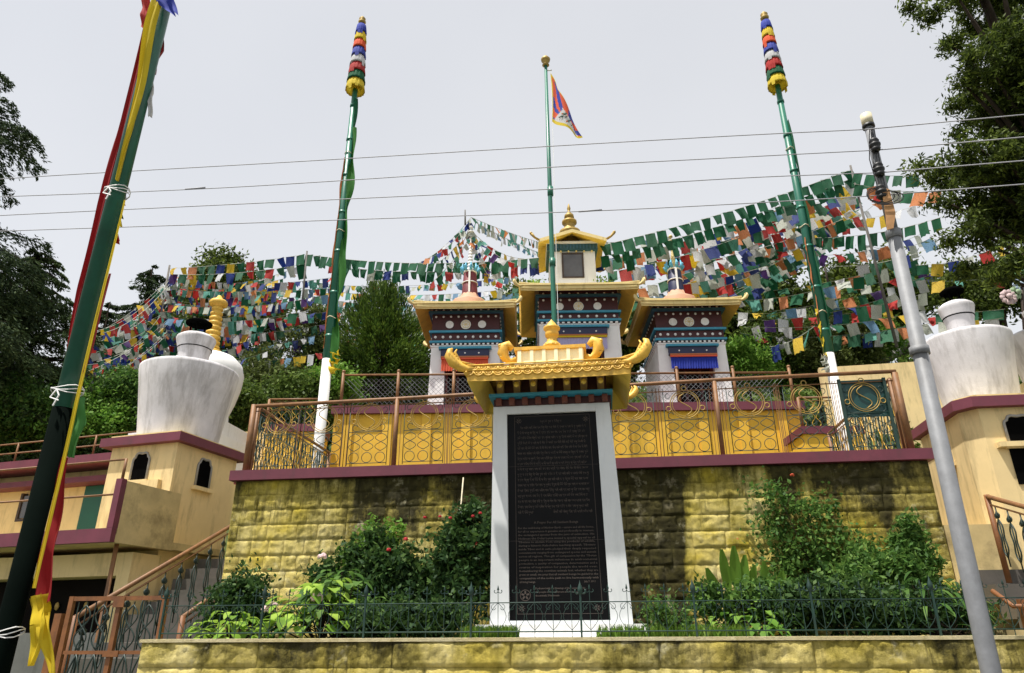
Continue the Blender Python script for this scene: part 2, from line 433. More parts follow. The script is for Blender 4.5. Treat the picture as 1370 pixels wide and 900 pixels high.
def conifer(label, x, y, z0, ztop, rbase, nlay, mat, group, n_per=900, size=.28, cat='tree', cx=0):
    """layered drooping cedar: limbs with flat sprays"""
    t = thing('cedar_tree', label, cat, (x, y, z0), group)
    mb = MB(); mb.tube([(x,y,z0-.5),(x,y,(z0+ztop)/2),(x,y,ztop)], [rbase*.07, rbase*.045, .02], 8)
    Q = []; H = ztop-z0
    nb_tot = nlay*6
    for kk in range(nb_tot):
        f = (kk+R.random())/nb_tot; zl = z0 + H*(.08+.92*f); rl = rbase*(1-f**1.3)**.75*R.choice((.55,.8,1,1.1,1.25))+.25
        a = R.random()*2*PI; q = rl
        p0 = Vector((x,y,zl)); drop = q*R.uniform(-.05,.35)
        pts = [p0, p0+Vector((math.cos(a)*q*.5, math.sin(a)*q*.5, q*.10)), p0+Vector((math.cos(a)*q, math.sin(a)*q, -drop))]
        mb.tube(pts, [rbase*.014+.01, rbase*.008+.006, .004], 4)
        n = int(n_per*(q/rbase)**1.4)+60
        s = NR.random(n)**.6
        A = np.array(pts[0]); B = np.array(pts[1]); C = np.array(pts[2])
        pos = ((1-s)**2)[:,None]*A + (2*s*(1-s))[:,None]*B + (s**2)[:,None]*C
        # paired twigs along the limb, each a narrow drooping spray
        nt_w = 9; ti = NR.integers(0, nt_w, n); sv = (ti+.6)/nt_w; sd_ = NR.choice((-1.,1.), n)
        pos = ((1-sv)**2)[:,None]*A + (2*sv*(1-sv))[:,None]*B + (sv**2)[:,None]*C
        tl = (NR.random((nt_w,2))*.6+.55)[ti, ((sd_+1)/2).astype(int)]
        wid = (.12+.34*np.sin(PI*np.clip(sv*.9+.1,0,1)))*q*tl; rr_ = NR.random(n)**.7
        ca = np.array([-math.sin(a), math.cos(a), 0]); fw = np.array([math.cos(a), math.sin(a), 0]); lat = sd_*rr_
        pos += ca[None,:]*(sd_*rr_*wid*.85)[:,None] + fw[None,:]*(rr_*wid*.55)[:,None]
        pos[:,2] += -rr_**1.7*wid*.50 - NR.random(n)**2*.055*q
        pos += NR.normal(size=(n,3))*.016*q
        dv = fw[None,:]*.7 + np.array([0,0,-.55])[None,:] + ca[None,:]*lat[:,None]*.9
        Q.append(leaf_quads(pos, size, .6, .27, dv, .45))
    quad_mesh('crown', np.concatenate(Q), mat, t); mk('trunk', mb, M['bark'], t)
    return t

# ------------------------------------------------------------------ WORLD / LIGHT
w = bpy.data.worlds.new('World'); sc.world = w; w.use_nodes = True
nt = w.node_tree
sky = nt.nodes.new('ShaderNodeTexSky'); sky.sky_type = 'NISHITA'; sky.sun_disc = False
SD = Vector((.26, .25, -1)).normalized()
sky.sun_elevation = math.asin(-SD.z); sky.sun_rotation = math.atan2(-SD.x, -SD.y)
sky.dust_density = 6; sky.air_density = 1.5; sky.altitude = 1800
hs = nt.nodes.new('ShaderNodeHueSaturation'); hs.inputs['Saturation'].default_value = .25
bg = nt.nodes['Background']; bg.inputs[1].default_value = .05
nt.links.new(sky.outputs[0], hs.inputs['Color']); nt.links.new(hs.outputs[0], bg.inputs[0])
# high overcast layer: soft grey-white with faint cloud structure
b2 = nt.nodes.new('ShaderNodeBackground'); b2.inputs[1].default_value = 1.0
tc = nt.nodes.new('ShaderNodeTexCoord'); nz = nt.nodes.new('ShaderNodeTexNoise'); nz.inputs['Scale'].default_value = 1.3; nz.inputs['Detail'].default_value = 5
cr = nt.nodes.new('ShaderNodeValToRGB'); cr.color_ramp.elements[0].position = .3; cr.color_ramp.elements[1].position = .7
cr.color_ramp.elements[0].color = (.322,.329,.348,1); cr.color_ramp.elements[1].color = (.385,.388,.398,1)
nt.links.new(tc.outputs['Generated'], nz.inputs['Vector']); nt.links.new(nz.outputs['Fac'], cr.inputs[0]); nt.links.new(cr.outputs[0], b2.inputs[0])
ad = nt.nodes.new('ShaderNodeAddShader'); nt.links.new(bg.outputs[0], ad.inputs[0]); nt.links.new(b2.outputs[0], ad.inputs[1])
nt.links.new(ad.outputs[0], nt.nodes['World Output'].inputs[0])
sl = bpy.data.lights.new('sun', 'SUN'); sl.energy = 4.7; sl.angle = rad(.9); sl.color = (1, .955, .88)
so = bpy.data.objects.new('sun', sl); COL.objects.link(so); so.rotation_euler = SD.to_track_quat('-Z', 'Y').to_euler(); so.location = (0,0,40)
sc.view_settings.view_transform = 'Standard'; sc.view_settings.look = 'None'; sc.view_settings.exposure = .55; sc.view_settings.gamma = 1
sc.cycles.max_bounces = 6; sc.cycles.transparent_max_bounces = 8; sc.cycles.use_denoising = True

# ------------------------------------------------------------------ GROUND
def gh(x, y):
    pts = [(-1e4,0),(12.0,0),(12.9,3.45),(16,3.6),(17.5,5.2),(22,6.3),(30,10.0),(42,15.0),(60,19.5),(120,22),(1e4,22)]
    for (a,b),(c,d) in zip(pts, pts[1:]):
        if y <= c:
            h = b+(d-b)*(y-a)/(c-a); break
    if y > 18:
        h += (math.sin(x*.35+y*.2)*.35+math.sin(x*.9-y*.6)*.15)*min(1,(y-18)/6)
        h -= max(0, -x-14)*.10*min(1,(y-18)/10)
        h += max(0, x-4)*.06*min(1,(y-18)/10)
    return h
xs = [-400,-200,-100,-60]+[-40+1.0*i for i in range(81)]+[60,100,200,400]
ys = [-300,-100,-20,0,6,9,11,12.0,12.9,14,16,17,17.5]+[18+.8*i for i in range(54)]+[65,80,120,200,400,800]
mb = MB(); nx = len(xs)
mb.v = [(x, y, gh(x,y)-.004) for y in ys for x in xs]
mb.f = [(j*nx+i, j*nx+i+1, (j+1)*nx+i+1, (j+1)*nx+i) for j in range(len(ys)-1) for i in range(nx-1)]
mb.m = [0]*len(mb.f); mb.sm = [True]*len(mb.f)
gm, nt_, b_ = nm('hill_ground')
c_ = ramp(nt_, noise(nt_, .8, 6, .65), [(.3, (.03,.055,.012)), (.5, (.07,.10,.02)), (.7, (.12,.13,.045))])
nt_.links.new(c_, b_.inputs['Base Color']); b_.inputs['Roughness'].default_value = .95; bump(nt_, b_, noise(nt_, 6, 6, .7), 1, .1)
mk('ground', mb, gm, kind='structure')
mb = MB(); mb.box((-60,-12,-.2),(60,5.2,.01)); mk('road', mb, M['asphalt'], kind='structure')
mb = MB(); mb.box((-60,5.2,-.2),(60,6.3,.13)); mk('pavement', mb, M['concrete'], kind='structure')

# ------------------------------------------------------------------ RETAINING WALLS
WX0, WX1, WY, WZ = -4.97, 4.03, 9.2, 3.53
wm = wall_mat('mossy_yellow_stone', WX0, WX1, 1.5, WZ, [(0,.0),(.12,.0),(.22,.50),(.36,.38),(.47,.8),(.655,1.1),(.67,.08),(.78,.08),(.80,.45),(.93,.38),(1,.22)], 1.8, (.88,.76,.37), (.66,.51,.06))  # profile is darkest beside the monument and ends there in a sharp edge
rw = thing('retaining_wall', 'tall yellow rock-faced stone retaining wall with dark moss stains behind the garden', 'wall', (-.5, WY, 1.5))
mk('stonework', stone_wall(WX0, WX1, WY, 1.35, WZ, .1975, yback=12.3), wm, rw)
mb = MB(); mb.box((WX0-.06, WY-.09, WZ), (WX1+.06, 12.36, WZ+.135)); mk('coping', mb, M['maroon'], rw)
wm2 = wall_mat('yellow_kerb_stone', -4.06, 12, .2, 1.56, [(0,.0),(.1,.2),(.2,.0),(.4,.15),(.55,.2),(.7,.35),(1,.45)], 3, (.88,.76,.36), (.74,.58,.12))
lw = thing('garden_wall', 'low yellow rock-faced stone wall along the street edge of the garden', 'wall', (0, 6.3, .13))
mk('stonework', stone_wall(-4.06, 6.5, 6.3, .13, 1.53, .2, bw=(.6,1.3), amp=.022, yback=6.62), wm2, lw)
mb = MB(); mb.box((-4.07, 6.278, 1.53), (6.51, 6.64, 1.556)); mk('coping', mb, wall_mat('pale_coping', -4, 8, .2, 3.6, [(0,.0),(1,.1)], 3, (.74,.66,.42), (.70,.58,.30)), lw)
mb = MB(); mb.box((-3.95, 6.62, .1), (3.5, 9.3, 1.46)); mk('garden_soil', mb, M['soil'], kind='structure')
# second terrace ground inside the walls
mb = MB(); mb.box((WX0-.0, WY+.6, WZ+.10), (WX1+.0, 12.5, WZ+.139)); mk('terrace_paving', mb, M['concrete'], kind='structure')

# ------------------------------------------------------------------ IRONWORK
def arc(cx, cz, r, a0, a1, n=12, y=0, r1=None):
    r1 = r if r1 is None else r1
    return [(cx+(r+(r1-r)*i/n)*math.cos(a0+(a1-a0)*i/n), y, cz+(r+(r1-r)*i/n)*math.sin(a0+(a1-a0)*i/n)) for i in range(n+1)]
def scroll_panel(w, h, medal=True, dense=False):
    """returns (scroll mb, medallion mb) in local x 0..w, z 0..h"""
    a = MB(); t = .0055
    for x in (0, w): a.tube([(x,0,0),(x,0,h)], t, 5)
    for z in (.03, h*.52): a.tube([(0,0,z),(w,0,z)], t*.9, 5)
    n = 3; q = w/n
    for i in range(n):
        cx = q*(i+.5)
        a.tube(arc(cx, .03+q*.42, q*.38, 0, 2*PI, 14)[:-1], t*.85, 5, closed=True)
        for dx, sg in ((-.0,1),):
            a.tube([(cx+q*.55*math.sin(u*PI*2)*sg*.8, 0, .03+q*.9+u*(h*.52-.05-q*.9)) for u in [k/14 for k in range(15)]], t*.85, 5)
            a.tube([(cx-q*.55*math.sin(u*PI*2)*sg*.8, 0, .03+q*.9+u*(h*.52-.05-q*.9)) for u in [k/14 for k in range(15)]], t*.85, 5)
    for s in (-1, 1):   # corner scrolls beside the medallion
        cx = w/2+s*w*.33
        a.tube(arc(cx, h*.60, w*.11, -PI/2, -PI/2+s*4.6, 14, r1=w*.03), t*.85, 5)
        a.tube(arc(w/2+s*w*.38, h*.88, w*.09, -PI/2*s, -PI/2*s+4.6, 14, r1=w*.03), t*.85, 5)
        a.tube([(cx, 0, h*.60-w*.11), (w/2, 0, h*.55)], t*.8, 5)
    b = MB(); cx, cz, r = w/2, h*.755, min(w*.38, h*.215)
    b.tube(arc(cx, cz, r, 0, 2*PI, 28)[:-1], t*1.15, 6, closed=True)
    b.tube(arc(cx, cz, r*.86, 0, 2*PI, 28)[:-1], t*.9, 6, closed=True)
    b.tube([(cx-r*.0+r*.42*math.sin(u*2*PI), 0, cz-r*.8+1.6*r*u) for u in [k/16 for k in range(17)]], t*1.3, 6)
    for ang in (PI/2, PI+.25, -.25):
        b.tube(arc(cx+math.cos(ang)*r*1.17, cz+math.sin(ang)*r*1.17, r*.17, 0, 2*PI, 10)[:-1], t*1.2, 6, closed=True)
    return a, b

# front terrace railing
rl = thing('terrace_railing', 'brown terrace railing with green scrollwork and golden circle medallions above the stone wall', 'railing', (-4.87, 9.24, 3.66))
RZ0, RZ1 = WZ+.135, 4.63
RY = 9.22
mb = MB(); mb.tube([(-4.87,RY,RZ1-.02),(-2.76,RY,RZ1),(1.59,RY,RZ1+.07),(3.90,RY,RZ1+.08)], .026, 10); mk('top_rail', mb, M['brown'], rl)
posts = [(-4.87,.055,0),(-2.76,.04,0),(-.62,.04,0),(1.59,.04,.05),(3.88,.055,.06)]
for x, r, dz in posts:
    mb = MB(); mb.tube([(x,RY,RZ0),(x,RY,RZ1+dz)], r*.75, 10); mk('post', mb, M['brown'], rl)
pa, pb = scroll_panel(.56, .90)
panel0 = None
pxs = []
for (xa, xb) in ((-4.80,-2.82),(-2.70,-.68),(-.56,1.53),(1.65,3.82)):
    wd = (xb-xa)/3
    for i in range(3): pxs.append(xa+wd*(i+.5)-.28)
for i, x in enumerate(pxs):
    last = i == len(pxs)-1
    if panel0 is None:
        panel0 = mk('panel', pa, M['green_iron'], rl, world=False); md0 = mk('medallion', pb, M['brass'], panel0, world=False); p = panel0
    else:
        p = copy_tree(panel0, rl)
    p.location = Vector((x, RY+.02, RZ0+.04)) - rl.location
    if last:
        bk = MB(); bk.box((0.01,.02,.42),(.55,.03,.92)); q = mk('backing_sheet', bk, M['teal_panel'], p, world=False); q['label'] = 'solid teal sheet behind the golden circle'
        for dx in (0,.56):
            m2 = MB(); m2.box((dx-.018,-.015,-.02),(dx+.018,.018,.93)); q = mk('frame_bar', m2, M['green_iron'], p, world=False)
mb = MB()
for x in pxs:
    for dx in (-.05,.61,-.09,.65): mb.tube([(x+dx,RY+.02,RZ0),(x+dx,RY+.02,RZ1-.01)], .005, 4)
mb.tube([(-4.85,RY+.02,RZ1-.09),(3.88,RY+.02,RZ1-.04)], .008, 5)
mk('thin_bars', mb, M['brown'], rl)
# side railing returning along the wall's left end
def dense_scroll_rail(name, label, p0, p1, zh, npan, post_r=.035, mat_post='brown', endpost=True, group=None):
    """railing between two floor points p0,p1 (Vectors), height zh"""
    p0 = Vector(p0); p1 = Vector(p1); t = thing(name, label, 'railing', p0, group)
    d = (p1-p0); L = math.hypot(d.x, d.y); sl = d.z/L; hx = Vector((d.x/L, d.y/L, 0))
    m = MB(); m.tube([p0+Vector((0,0,zh)), p1+Vector((0,0,zh))], .024, 8); m.tube([p0+Vector((0,0,zh-.07)), p1+Vector((0,0,zh-.07))], .010, 6); mk('top_rail', m, M[mat_post], t)
    for k in range(npan+1):
        if k not in (0, npan) and k % 2: continue
        q = p0.lerp(p1, k/npan); m = MB(); m.tube([q, q+Vector((0,0,zh))], post_r, 8); mk('post', m, M[mat_post], t)
    m = MB(); g = MB()
    n = int(L/.105)
    for i in range(n):
        c = p0.lerp(p1, (i+.5)/n)
        for ph in (0, 1):
            pts = []
            for k in range(15):
                u = k/14; off = .045*math.sin(u*4*PI+ph*PI)
                pts.append(c+hx*off+Vector((0,0,.03+u*(zh-.12)+off*sl)))
            (m if (i+ph) % 3 else g).tube(pts, .0065, 4)
        m.tube([c+hx*.05+Vector((0,0,.02)), c+hx*.05+Vector((0,0,zh-.08))], .006, 4)
    mk('scrollwork', m, M['green_iron'], t); mk('gilded_scroll', g, M['gold'], t)
    return t
dense_scroll_rail('side_railing', 'dense green and gold scroll railing returning from the left terrace corner', (-4.87, 9.35, RZ0), (-4.87, 12.2, RZ0), .97, 2)
dense_scroll_rail('side_railing', 'green and gold scroll railing returning behind the solid teal panel', (3.88, 9.4, RZ0), (3.88, 12.2, RZ0), 1.0, 2)

# ------------------------------------------------------------------ GARDEN FENCE
gf = thing('garden_fence', 'low dark green wrought iron fence along the top of the street wall', 'fence', (-4.0, 6.45, 1.552))
FX = np.linspace(-3.98, 3.55, 17); fy, fz = 6.42, 1.552
mb = MB(); mb.tube([(FX[0],fy,fz+.28),(FX[-1],fy,fz+.28)], .0045, 5); mb.tube([(FX[0],fy,fz+.05),(FX[-1],fy,fz+.05)], .006, 5); mk('rail', mb, M['green_iron'], gf)
def fence_panel(w):
    a = MB(); t = .0034
    n = 3
    for i in range(n):
        x = w*(i+.5)/n
        a.tube([(x,0,0),(x,0,.37)], t, 4)
        for s in (-1,1):
            a.tube(arc(x+s*.022, .375, .022, PI if s>0 else 0, (PI+4.2) if s>0 else -4.2, 8, r1=.008), t, 4)
            a.tube([(x+s*w/n*.45*math.sin(u*PI), 0, .06+.22*u) for u in [k/8 for k in range(9)]], t*.8, 4)
            a.tube(arc(x+s*.035, .24, .03, PI/2, PI/2-s*4.8, 9, r1=.01), t*.8, 4)
        a.lathe([(0,.375),(.010,.385),(.004,.41),(0,.425)], 6, c=(x,0,0))
    return a
fp0 = None
for i in range(16):
    wd = FX[i+1]-FX[i]
    if fp0 is None: fp0 = mk('scroll_panel', fence_panel(wd), M['green_iron'], gf, world=False); p = fp0
    else: p = copy_tree(fp0, gf)
    p.location = Vector((FX[i], fy, fz))-gf.location
for i in range(0, 17, 2):
    mb = MB(); mb.box((FX[i]-.008,fy-.008,fz-.01),(FX[i]+.008,fy+.008,fz+.35))
    for s in (-1,1): mb.tube(arc(FX[i]+s*.03, fz+.37, .03, PI if s>0 else 0, (PI+4) if s>0 else -4, 8, y=fy, r1=.01), .007, 5)
    mb.lathe([(0,.33),(.02,.36),(.022,.39),(.006,.43),(0,.46)], 8, c=(FX[i],fy,fz))
    mk('post', mb, M['green_iron'], gf)

# ------------------------------------------------------------------ MONUMENT
mo = thing('memorial_stele', 'tall black inscribed tablet in a pale stone frame under an ornate golden temple roof', 'monument', (-.45, 7.3, 1.46))
mb = MB()
mb.box((-1.24, 7.12, 1.40), (.36, 7.98, 1.665)); mb.box((-1.32, 7.02, 1.38), (.46, 8.08, 1.56)); mk('plinth', mb, M['white'], mo)
MB0, MT0 = (-1.125, .245), (-1.10, .145)   # outer x bottom / top
KB, KT = (-.935, .035), (-.955, -.005)
zb, zt, kzb, kzt = 1.665, 3.85, 1.70, 3.765
mb = MB(); yf, yb = 7.28, 7.82
def q4(mbx, x0b, x1b, x0t, x1t, z0, z1, y0, y1):
    mbx.hexa([(x0b,y0,z0),(x1b,y0,z0),(x1b,y1,z0),(x0b,y1,z0),(x0t,y0,z1),(x1t,y0,z1),(x1t,y1,z1),(x0t,y1,z1)])
q4(mb, MB0[0], KB[0], MT0[0], KT[0], zb, zt, yf, yb)
q4(mb, KB[1], MB0[1], KT[1], MT0[1], zb, zt, yf, yb)
q4(mb, KT[0], KT[1], KT[0], KT[1], kzt, zt, yf, yb)
q4(mb, KB[0], KB[1], KB[0], KB[1], zb, kzb, yf, yb)
mk('stone_frame', mb, M['marble'], mo)
mb = MB(); q4(mb, KB[0], KB[1], KT[0], KT[1], kzb, kzt, yf+.035, yb-.02); tb = mk('tablet', mb, M['granite'], mo)
YT = yf+.033
# engraved border, joints, corner rosettes, emblem
mb = MB(); cx = -.462; hw = .425
def line(mbx, x0, z0, x1, z1, t=.0022, y=YT):
    d = Vector((x1-x0, 0, z1-z0)); L = d.length; d /= L; nrm = Vector((-d.z, 0, d.x))*t
    a, b = Vector((x0,y,z0)), Vector((x1,y,z1)); mbx.add([a-nrm, b-nrm, b+nrm, a+nrm], [(0,1,2,3)])
for (a,b,c,d) in ((-.86,1.76,-.875,3.74),(-.035,1.76,-.075,3.74),(-.86,1.76,-.035,1.76),(-.875,3.74,-.075,3.74)): line(mb,a,b,c,d)
line(mb, KT[0]+.01, 3.20, KT[1]+.01, 3.20, .0012); line(mb, KB[0]+.01, 2.445, KB[1]-.005, 2.445, .0012)
for (x,z) in ((-.83,3.69),(-.115,3.69),(-.815,1.81),(-.085,1.81)):
    for k in range(4):
        a = k*PI/2+PI/4; line(mb, x, z, x+.028*math.cos(a), z+.028*math.sin(a), .006)
        a += PI/4; line(mb, x+.02*math.cos(a), z+.02*math.sin(a), x+.034*math.cos(a), z+.034*math.sin(a), .003)
ex, ez = -.78, 1.93
pc = arc(ex, ez, .05, 0, 2*PI, 24, y=YT)
for i in range(24): line(mb, pc[i][0], pc[i][2], pc[i+1][0], pc[i+1][2], .003)
for k in range(5):
    a = PI/2+k*2*PI/5; line(mb, ex+.012*math.cos(a), ez+.012*math.sin(a), ex+.04*math.cos(a), ez+.04*math.sin(a), .008)
mk('engraved_border', mb, M['letter'], tb)
# Tibetan letter forms as pen strokes (unit box), hung from a head line
G = {'ka':[(0,1,1,1),(.1,1,.1,.3),(.5,1,.5,.25),(.9,1,.9,0),(.1,.3,.3,.5)],
 'nga':[(0,1,.8,1),(.1,1,.1,.7),(.1,.7,.8,.55),(.8,.55,.8,.2),(.8,.2,.3,.25)],
 'da':[(0,1,.8,1),(.7,1,.3,.7),(.3,.7,.8,.5),(.8,.5,.8,0)],
 'na':[(0,1,.9,1),(.8,1,.2,.6),(.2,.6,.7,.5),(.7,.5,.7,-.1)],
 'pa':[(.05,1,.3,1),(.1,1,.1,.4),(.1,.4,.8,.4),(.8,.4,.8,1),(.7,1,.95,1)],
 'ma':[(.05,1,.3,1),(.15,1,.1,.5),(.1,.5,.4,.5),(.2,.65,.9,.45),(.9,1,.9,0)],
 'la':[(0,1,.3,1),(.1,1,.05,.4),(.05,.4,.45,.4),(.45,.4,.45,.9),(.45,.9,.9,1),(.9,1,.9,0)],
 'sa':[(0,1,.3,1),(.1,1,.1,.5),(.1,.5,.5,.5),(.4,.9,.9,.3),(.9,1,.9,0)],
 'ra':[(0,1,.9,1),(.8,1,.3,.7),(.3,.7,.8,.5),(.8,.5,.2,.1)],
 'ga':[(0,1,.9,1),(.15,1,.1,.4),(.1,.4,.5,.5),(.5,1,.5,.5),(.9,1,.9,0)]}
V_ = {'i':[(.2,1.2,.5,1.5),(.5,1.5,.8,1.2)], 'u':[(.4,-.1,.8,-.35),(.8,-.35,.3,-.55)], 'e':[(.2,1.5,.7,1.2)], 'o':[(.1,1.3,.4,1.5),(.4,1.5,.7,1.5),(.7,1.5,.9,1.3)]}
mb = MB()
def tib_line(x0, x1, z, h):
    x = x0
    while x < x1-.02:
        for _ in range(R.choice((1,2,2,3))):
            if x > x1-.018: break
            g = G[R.choice(list(G))]; w_ = h*.62
            gl = list(g)
            if R.random() < .45: gl += V_[R.choice(list(V_))]
            for a,b,c,d in gl: line(mb, x+a*w_, z+b*h, x+c*w_, z+d*h, .0017)
            x += w_*1.18
        line(mb, x+.001, z+h, x+.004, z+h-.002, .002); x += .010
tib_line(-.60, -.36, 3.665, .022)
for i in range(16):
    xs_ = -.845+(.03 if i == 0 else 0)
    tib_line(xs_, -.10, 3.60-.0555*i, .022)
tib_line(-.845, -.68, 2.712, .022); tib_line(-.48, -.085, 2.712, .022)
mk('engraved_script', mb, M['letter'], tb)
def text_mesh(s, size, x, z, width=None, align='LEFT', word_fit=True):
    cu = bpy.data.curves.new('t', 'FONT'); cu.body = s; cu.size = size; cu.align_x = align; cu.resolution_u = 1; cu.fill_mode = 'FRONT'; cu.offset = .0006
    o = bpy.data.objects.new('t', cu); COL.objects.link(o); dg = bpy.context.evaluated_depsgraph_get(); dg.update()
    me = bpy.data.meshes.new_from_object(o.evaluated_get(dg)); 
    vs = [v.co.copy() for v in me.vertices]; fs = [tuple(p.vertices) for p in me.polygons]
    bpy.data.objects.remove(o); bpy.data.curves.remove(cu); bpy.data.meshes.remove(me)
    if not vs: return [], []
    sx = 1
    if width:
        mn = min(v.x for v in vs); mxx = max(v.x for v in vs); sx = width/(mxx-mn)
    return [(x+v.x*sx, YT, z+v.y) for v in vs], fs
mb = MB()
LINES = ["For the well-being of Mother Earth - nature and all life forms,", "for all to experience it genuine and profoundly in oneness,", "the endangered species from the jaws of extinction. His",
 "Holiness the Dalai Lama issued a special appeal to all", "Tibetans to abstain from using the products of wildlife,", "during a historic Kalachakra teaching speech. Tibetans",
 "inside Tibet and in exile pledged their deeply respected", "commitments ranging from endangered species and animals", "across all regions. This gift of compassion by the Tibetan", "people is an important milestone in environmental",
 "protection, a quality of compassion, determination and a", "source of inspiration for people the world over.", "Remembering the countless animals lost, whether they are", "great or small, we pray that all sentient beings be guided to the", "compassion of the noble path to live harmoniously with", "all living beings."]
a = text_mesh("A Prayer For All Sentient Beings", .034, -.46, 2.612, None, 'CENTER'); mb.add(a[0], a[1])
for i, s in enumerate(LINES):
    last = i == len(LINES)-1
    a = text_mesh(s, .026, -.848+i*.0008, 2.562-i*.0345, None if last else .765+i*.001); mb.add(a[0], a[1])
a = text_mesh("July 7, 2011", .024, -.20, 2.562-15*.0345, None); mb.add(a[0], a[1])
for i, s in enumerate(("Dedicated with the blessings of the community by", "the people of the settlement and friends of", "the animals, Dharamsala")):
    a = text_mesh(s, .024, -.68, 1.985-i*.033, None); mb.add(a[0], a[1])
mk('inscription', mb, M['letter'], tb)
# ---- roof of the monument
rf = MB(); rcx = -.475; rcy = 7.47
hx, hy = .84, .62     # half eave
ze0, ze1 = 4.00, 4.17
ix, iy, zi = .68, .34, 4.16
def ring(hx_, hy_, z, up=0):
    pts = []
    n = 10
    cs = [(-hx_,-hy_),(hx_,-hy_),(hx_,hy_),(-hx_,hy_)]
    for k in range(4):
        a, b = cs[k], cs[(k+1)%4]
        for i in range(n):
            t = i/n; x = a[0]+(b[0]-a[0])*t; y = a[1]+(b[1]-a[1])*t
            e = (abs(t-.5)*2)**4*up
            pts.append((rcx+x, rcy+y, z+e))
    return pts
def loft(mbx, rings, m=0, smooth=False):
    b = len(mbx.v); n = len(rings[0])
    for r_ in rings: mbx.v += r_
    for i in range(len(rings)-1):
        for k in range(n):
            mbx.f.append((b+i*n+k, b+i*n+(k+1)%n, b+(i+1)*n+(k+1)%n, b+(i+1)*n+k)); mbx.m.append(m if isinstance(m, int) else m[i]); mbx.sm.append(smooth)
    mbx.f.append(tuple(b+(len(rings)-1)*n+k for k in range(n))); mbx.m.append(m if isinstance(m, int) else m[-1]); mbx.sm.append(False)
loft(rf, [ring(ix,iy,zi), ring(hx-.02,hy-.02,ze0+.01,.01), ring(hx,hy,ze0,.012), ring(hx,hy,ze1,.02), ring(hx-.05,hy-.05,ze1+.015,.02), ring(.55,.22,ze1+.10), ring(.50,.17,ze1+.11)], [1,1,0,0,0,0])
roof = mk('roof', rf, [M['gold'], M['soffit']], mo)
# tile-end relief along the eaves: scallops and rosettes
mb = MB()
def scal(xa, ya, xb, yb, z, n):
    for row in range(2):
        for i in range(n+row):
            t = (i+.5-row*.5)/n
            if t < 0 or t > 1: continue
            x = xa+(xb-xa)*t; y = ya+(yb-ya)*t
            d = Vector((xb-xa, yb-ya, 0)).normalized(); wd = math.hypot(xb-xa, yb-ya)/n*.47
            e = (abs(t-.5)*2)**4*.015
            pts = [Vector((x,y,z-row*.055+e))+d*(wd*math.cos(a))+Vector((0,0,wd*math.sin(a)*.8)) for a in [PI+k*PI/8 for k in range(9)]]
            mb.tube(pts, .011, 5)
            pts = [Vector((x,y,z-row*.055+e))+d*(wd*.5*math.cos(a))+Vector((0,0,wd*.5*math.sin(a)*.8)) for a in [PI+k*PI/6 for k in range(7)]]
            mb.tube(pts, .008, 5)
scal(rcx-hx+.02, rcy-hy-.004, rcx+hx-.02, rcy-hy-.004, ze1-.02, 16)
scal(rcx-hx-.004, rcy-hy+.02, rcx-hx-.004, rcy+hy-.02, ze1-.02, 10); scal(rcx+hx+.004, rcy-hy+.02, rcx+hx+.004, rcy+hy-.02, ze1-.02, 10)
for z in (ze1+.01, ze1-.045): mb.tube([(rcx-hx,rcy-hy-.006,z),(rcx+hx,rcy-hy-.006,z)], .009, 5)
mk('tile_border', mb, M['gold'], roof)
def horn(c, dx, dy, s, m=M['gold'], parent=roof, world=True):
    """upturned makara-like corner ornament: swelling curl"""
    mb = MB(); c = Vector(c); d = Vector((dx,dy,0)).normalized()
    pts = [c-d*.10*s, c+d*.03*s+Vector((0,0,-.01*s)), c+d*.14*s+Vector((0,0,.02*s)), c+d*.24*s+Vector((0,0,.09*s)), c+d*.30*s+Vector((0,0,.19*s)), c+d*.29*s+Vector((0,0,.27*s)), c+d*.25*s+Vector((0,0,.30*s))]
    mb.tube(pts, [.045*s,.05*s,.065*s,.078*s,.07*s,.04*s,.012*s], 10)
    for k in range(6):
        q = pts[2].lerp(pts[4], k/5); mb.sphere(q+Vector((0,0,.055*s))-d*.02*s, .026*s, n=6)
        mb.tube([q+Vector((-dy,dx,0))*.07*s*sg*1.0 for sg in (-1,1)], .016*s, 5)
    mb.tube([pts[0]+Vector((0,0,.05*s)), pts[2]+Vector((0,0,.075*s)), pts[4]+Vector((0,0,.05*s))-d*.08*s, pts[5]-d*.10*s+Vector((0,0,.02*s))], [.02*s,.022*s,.022*s,.008*s], 6)
    return mk('corner_horn', mb, m, parent, world)
for sx in (-1,1):
    horn((rcx+sx*hx*.97, rcy-hy*.98, ze1-.02), sx*1.0, -.25, .74); horn((rcx+sx*hx*.97, rcy+hy*.98, ze1-.02), sx*1.0, .25, .5)
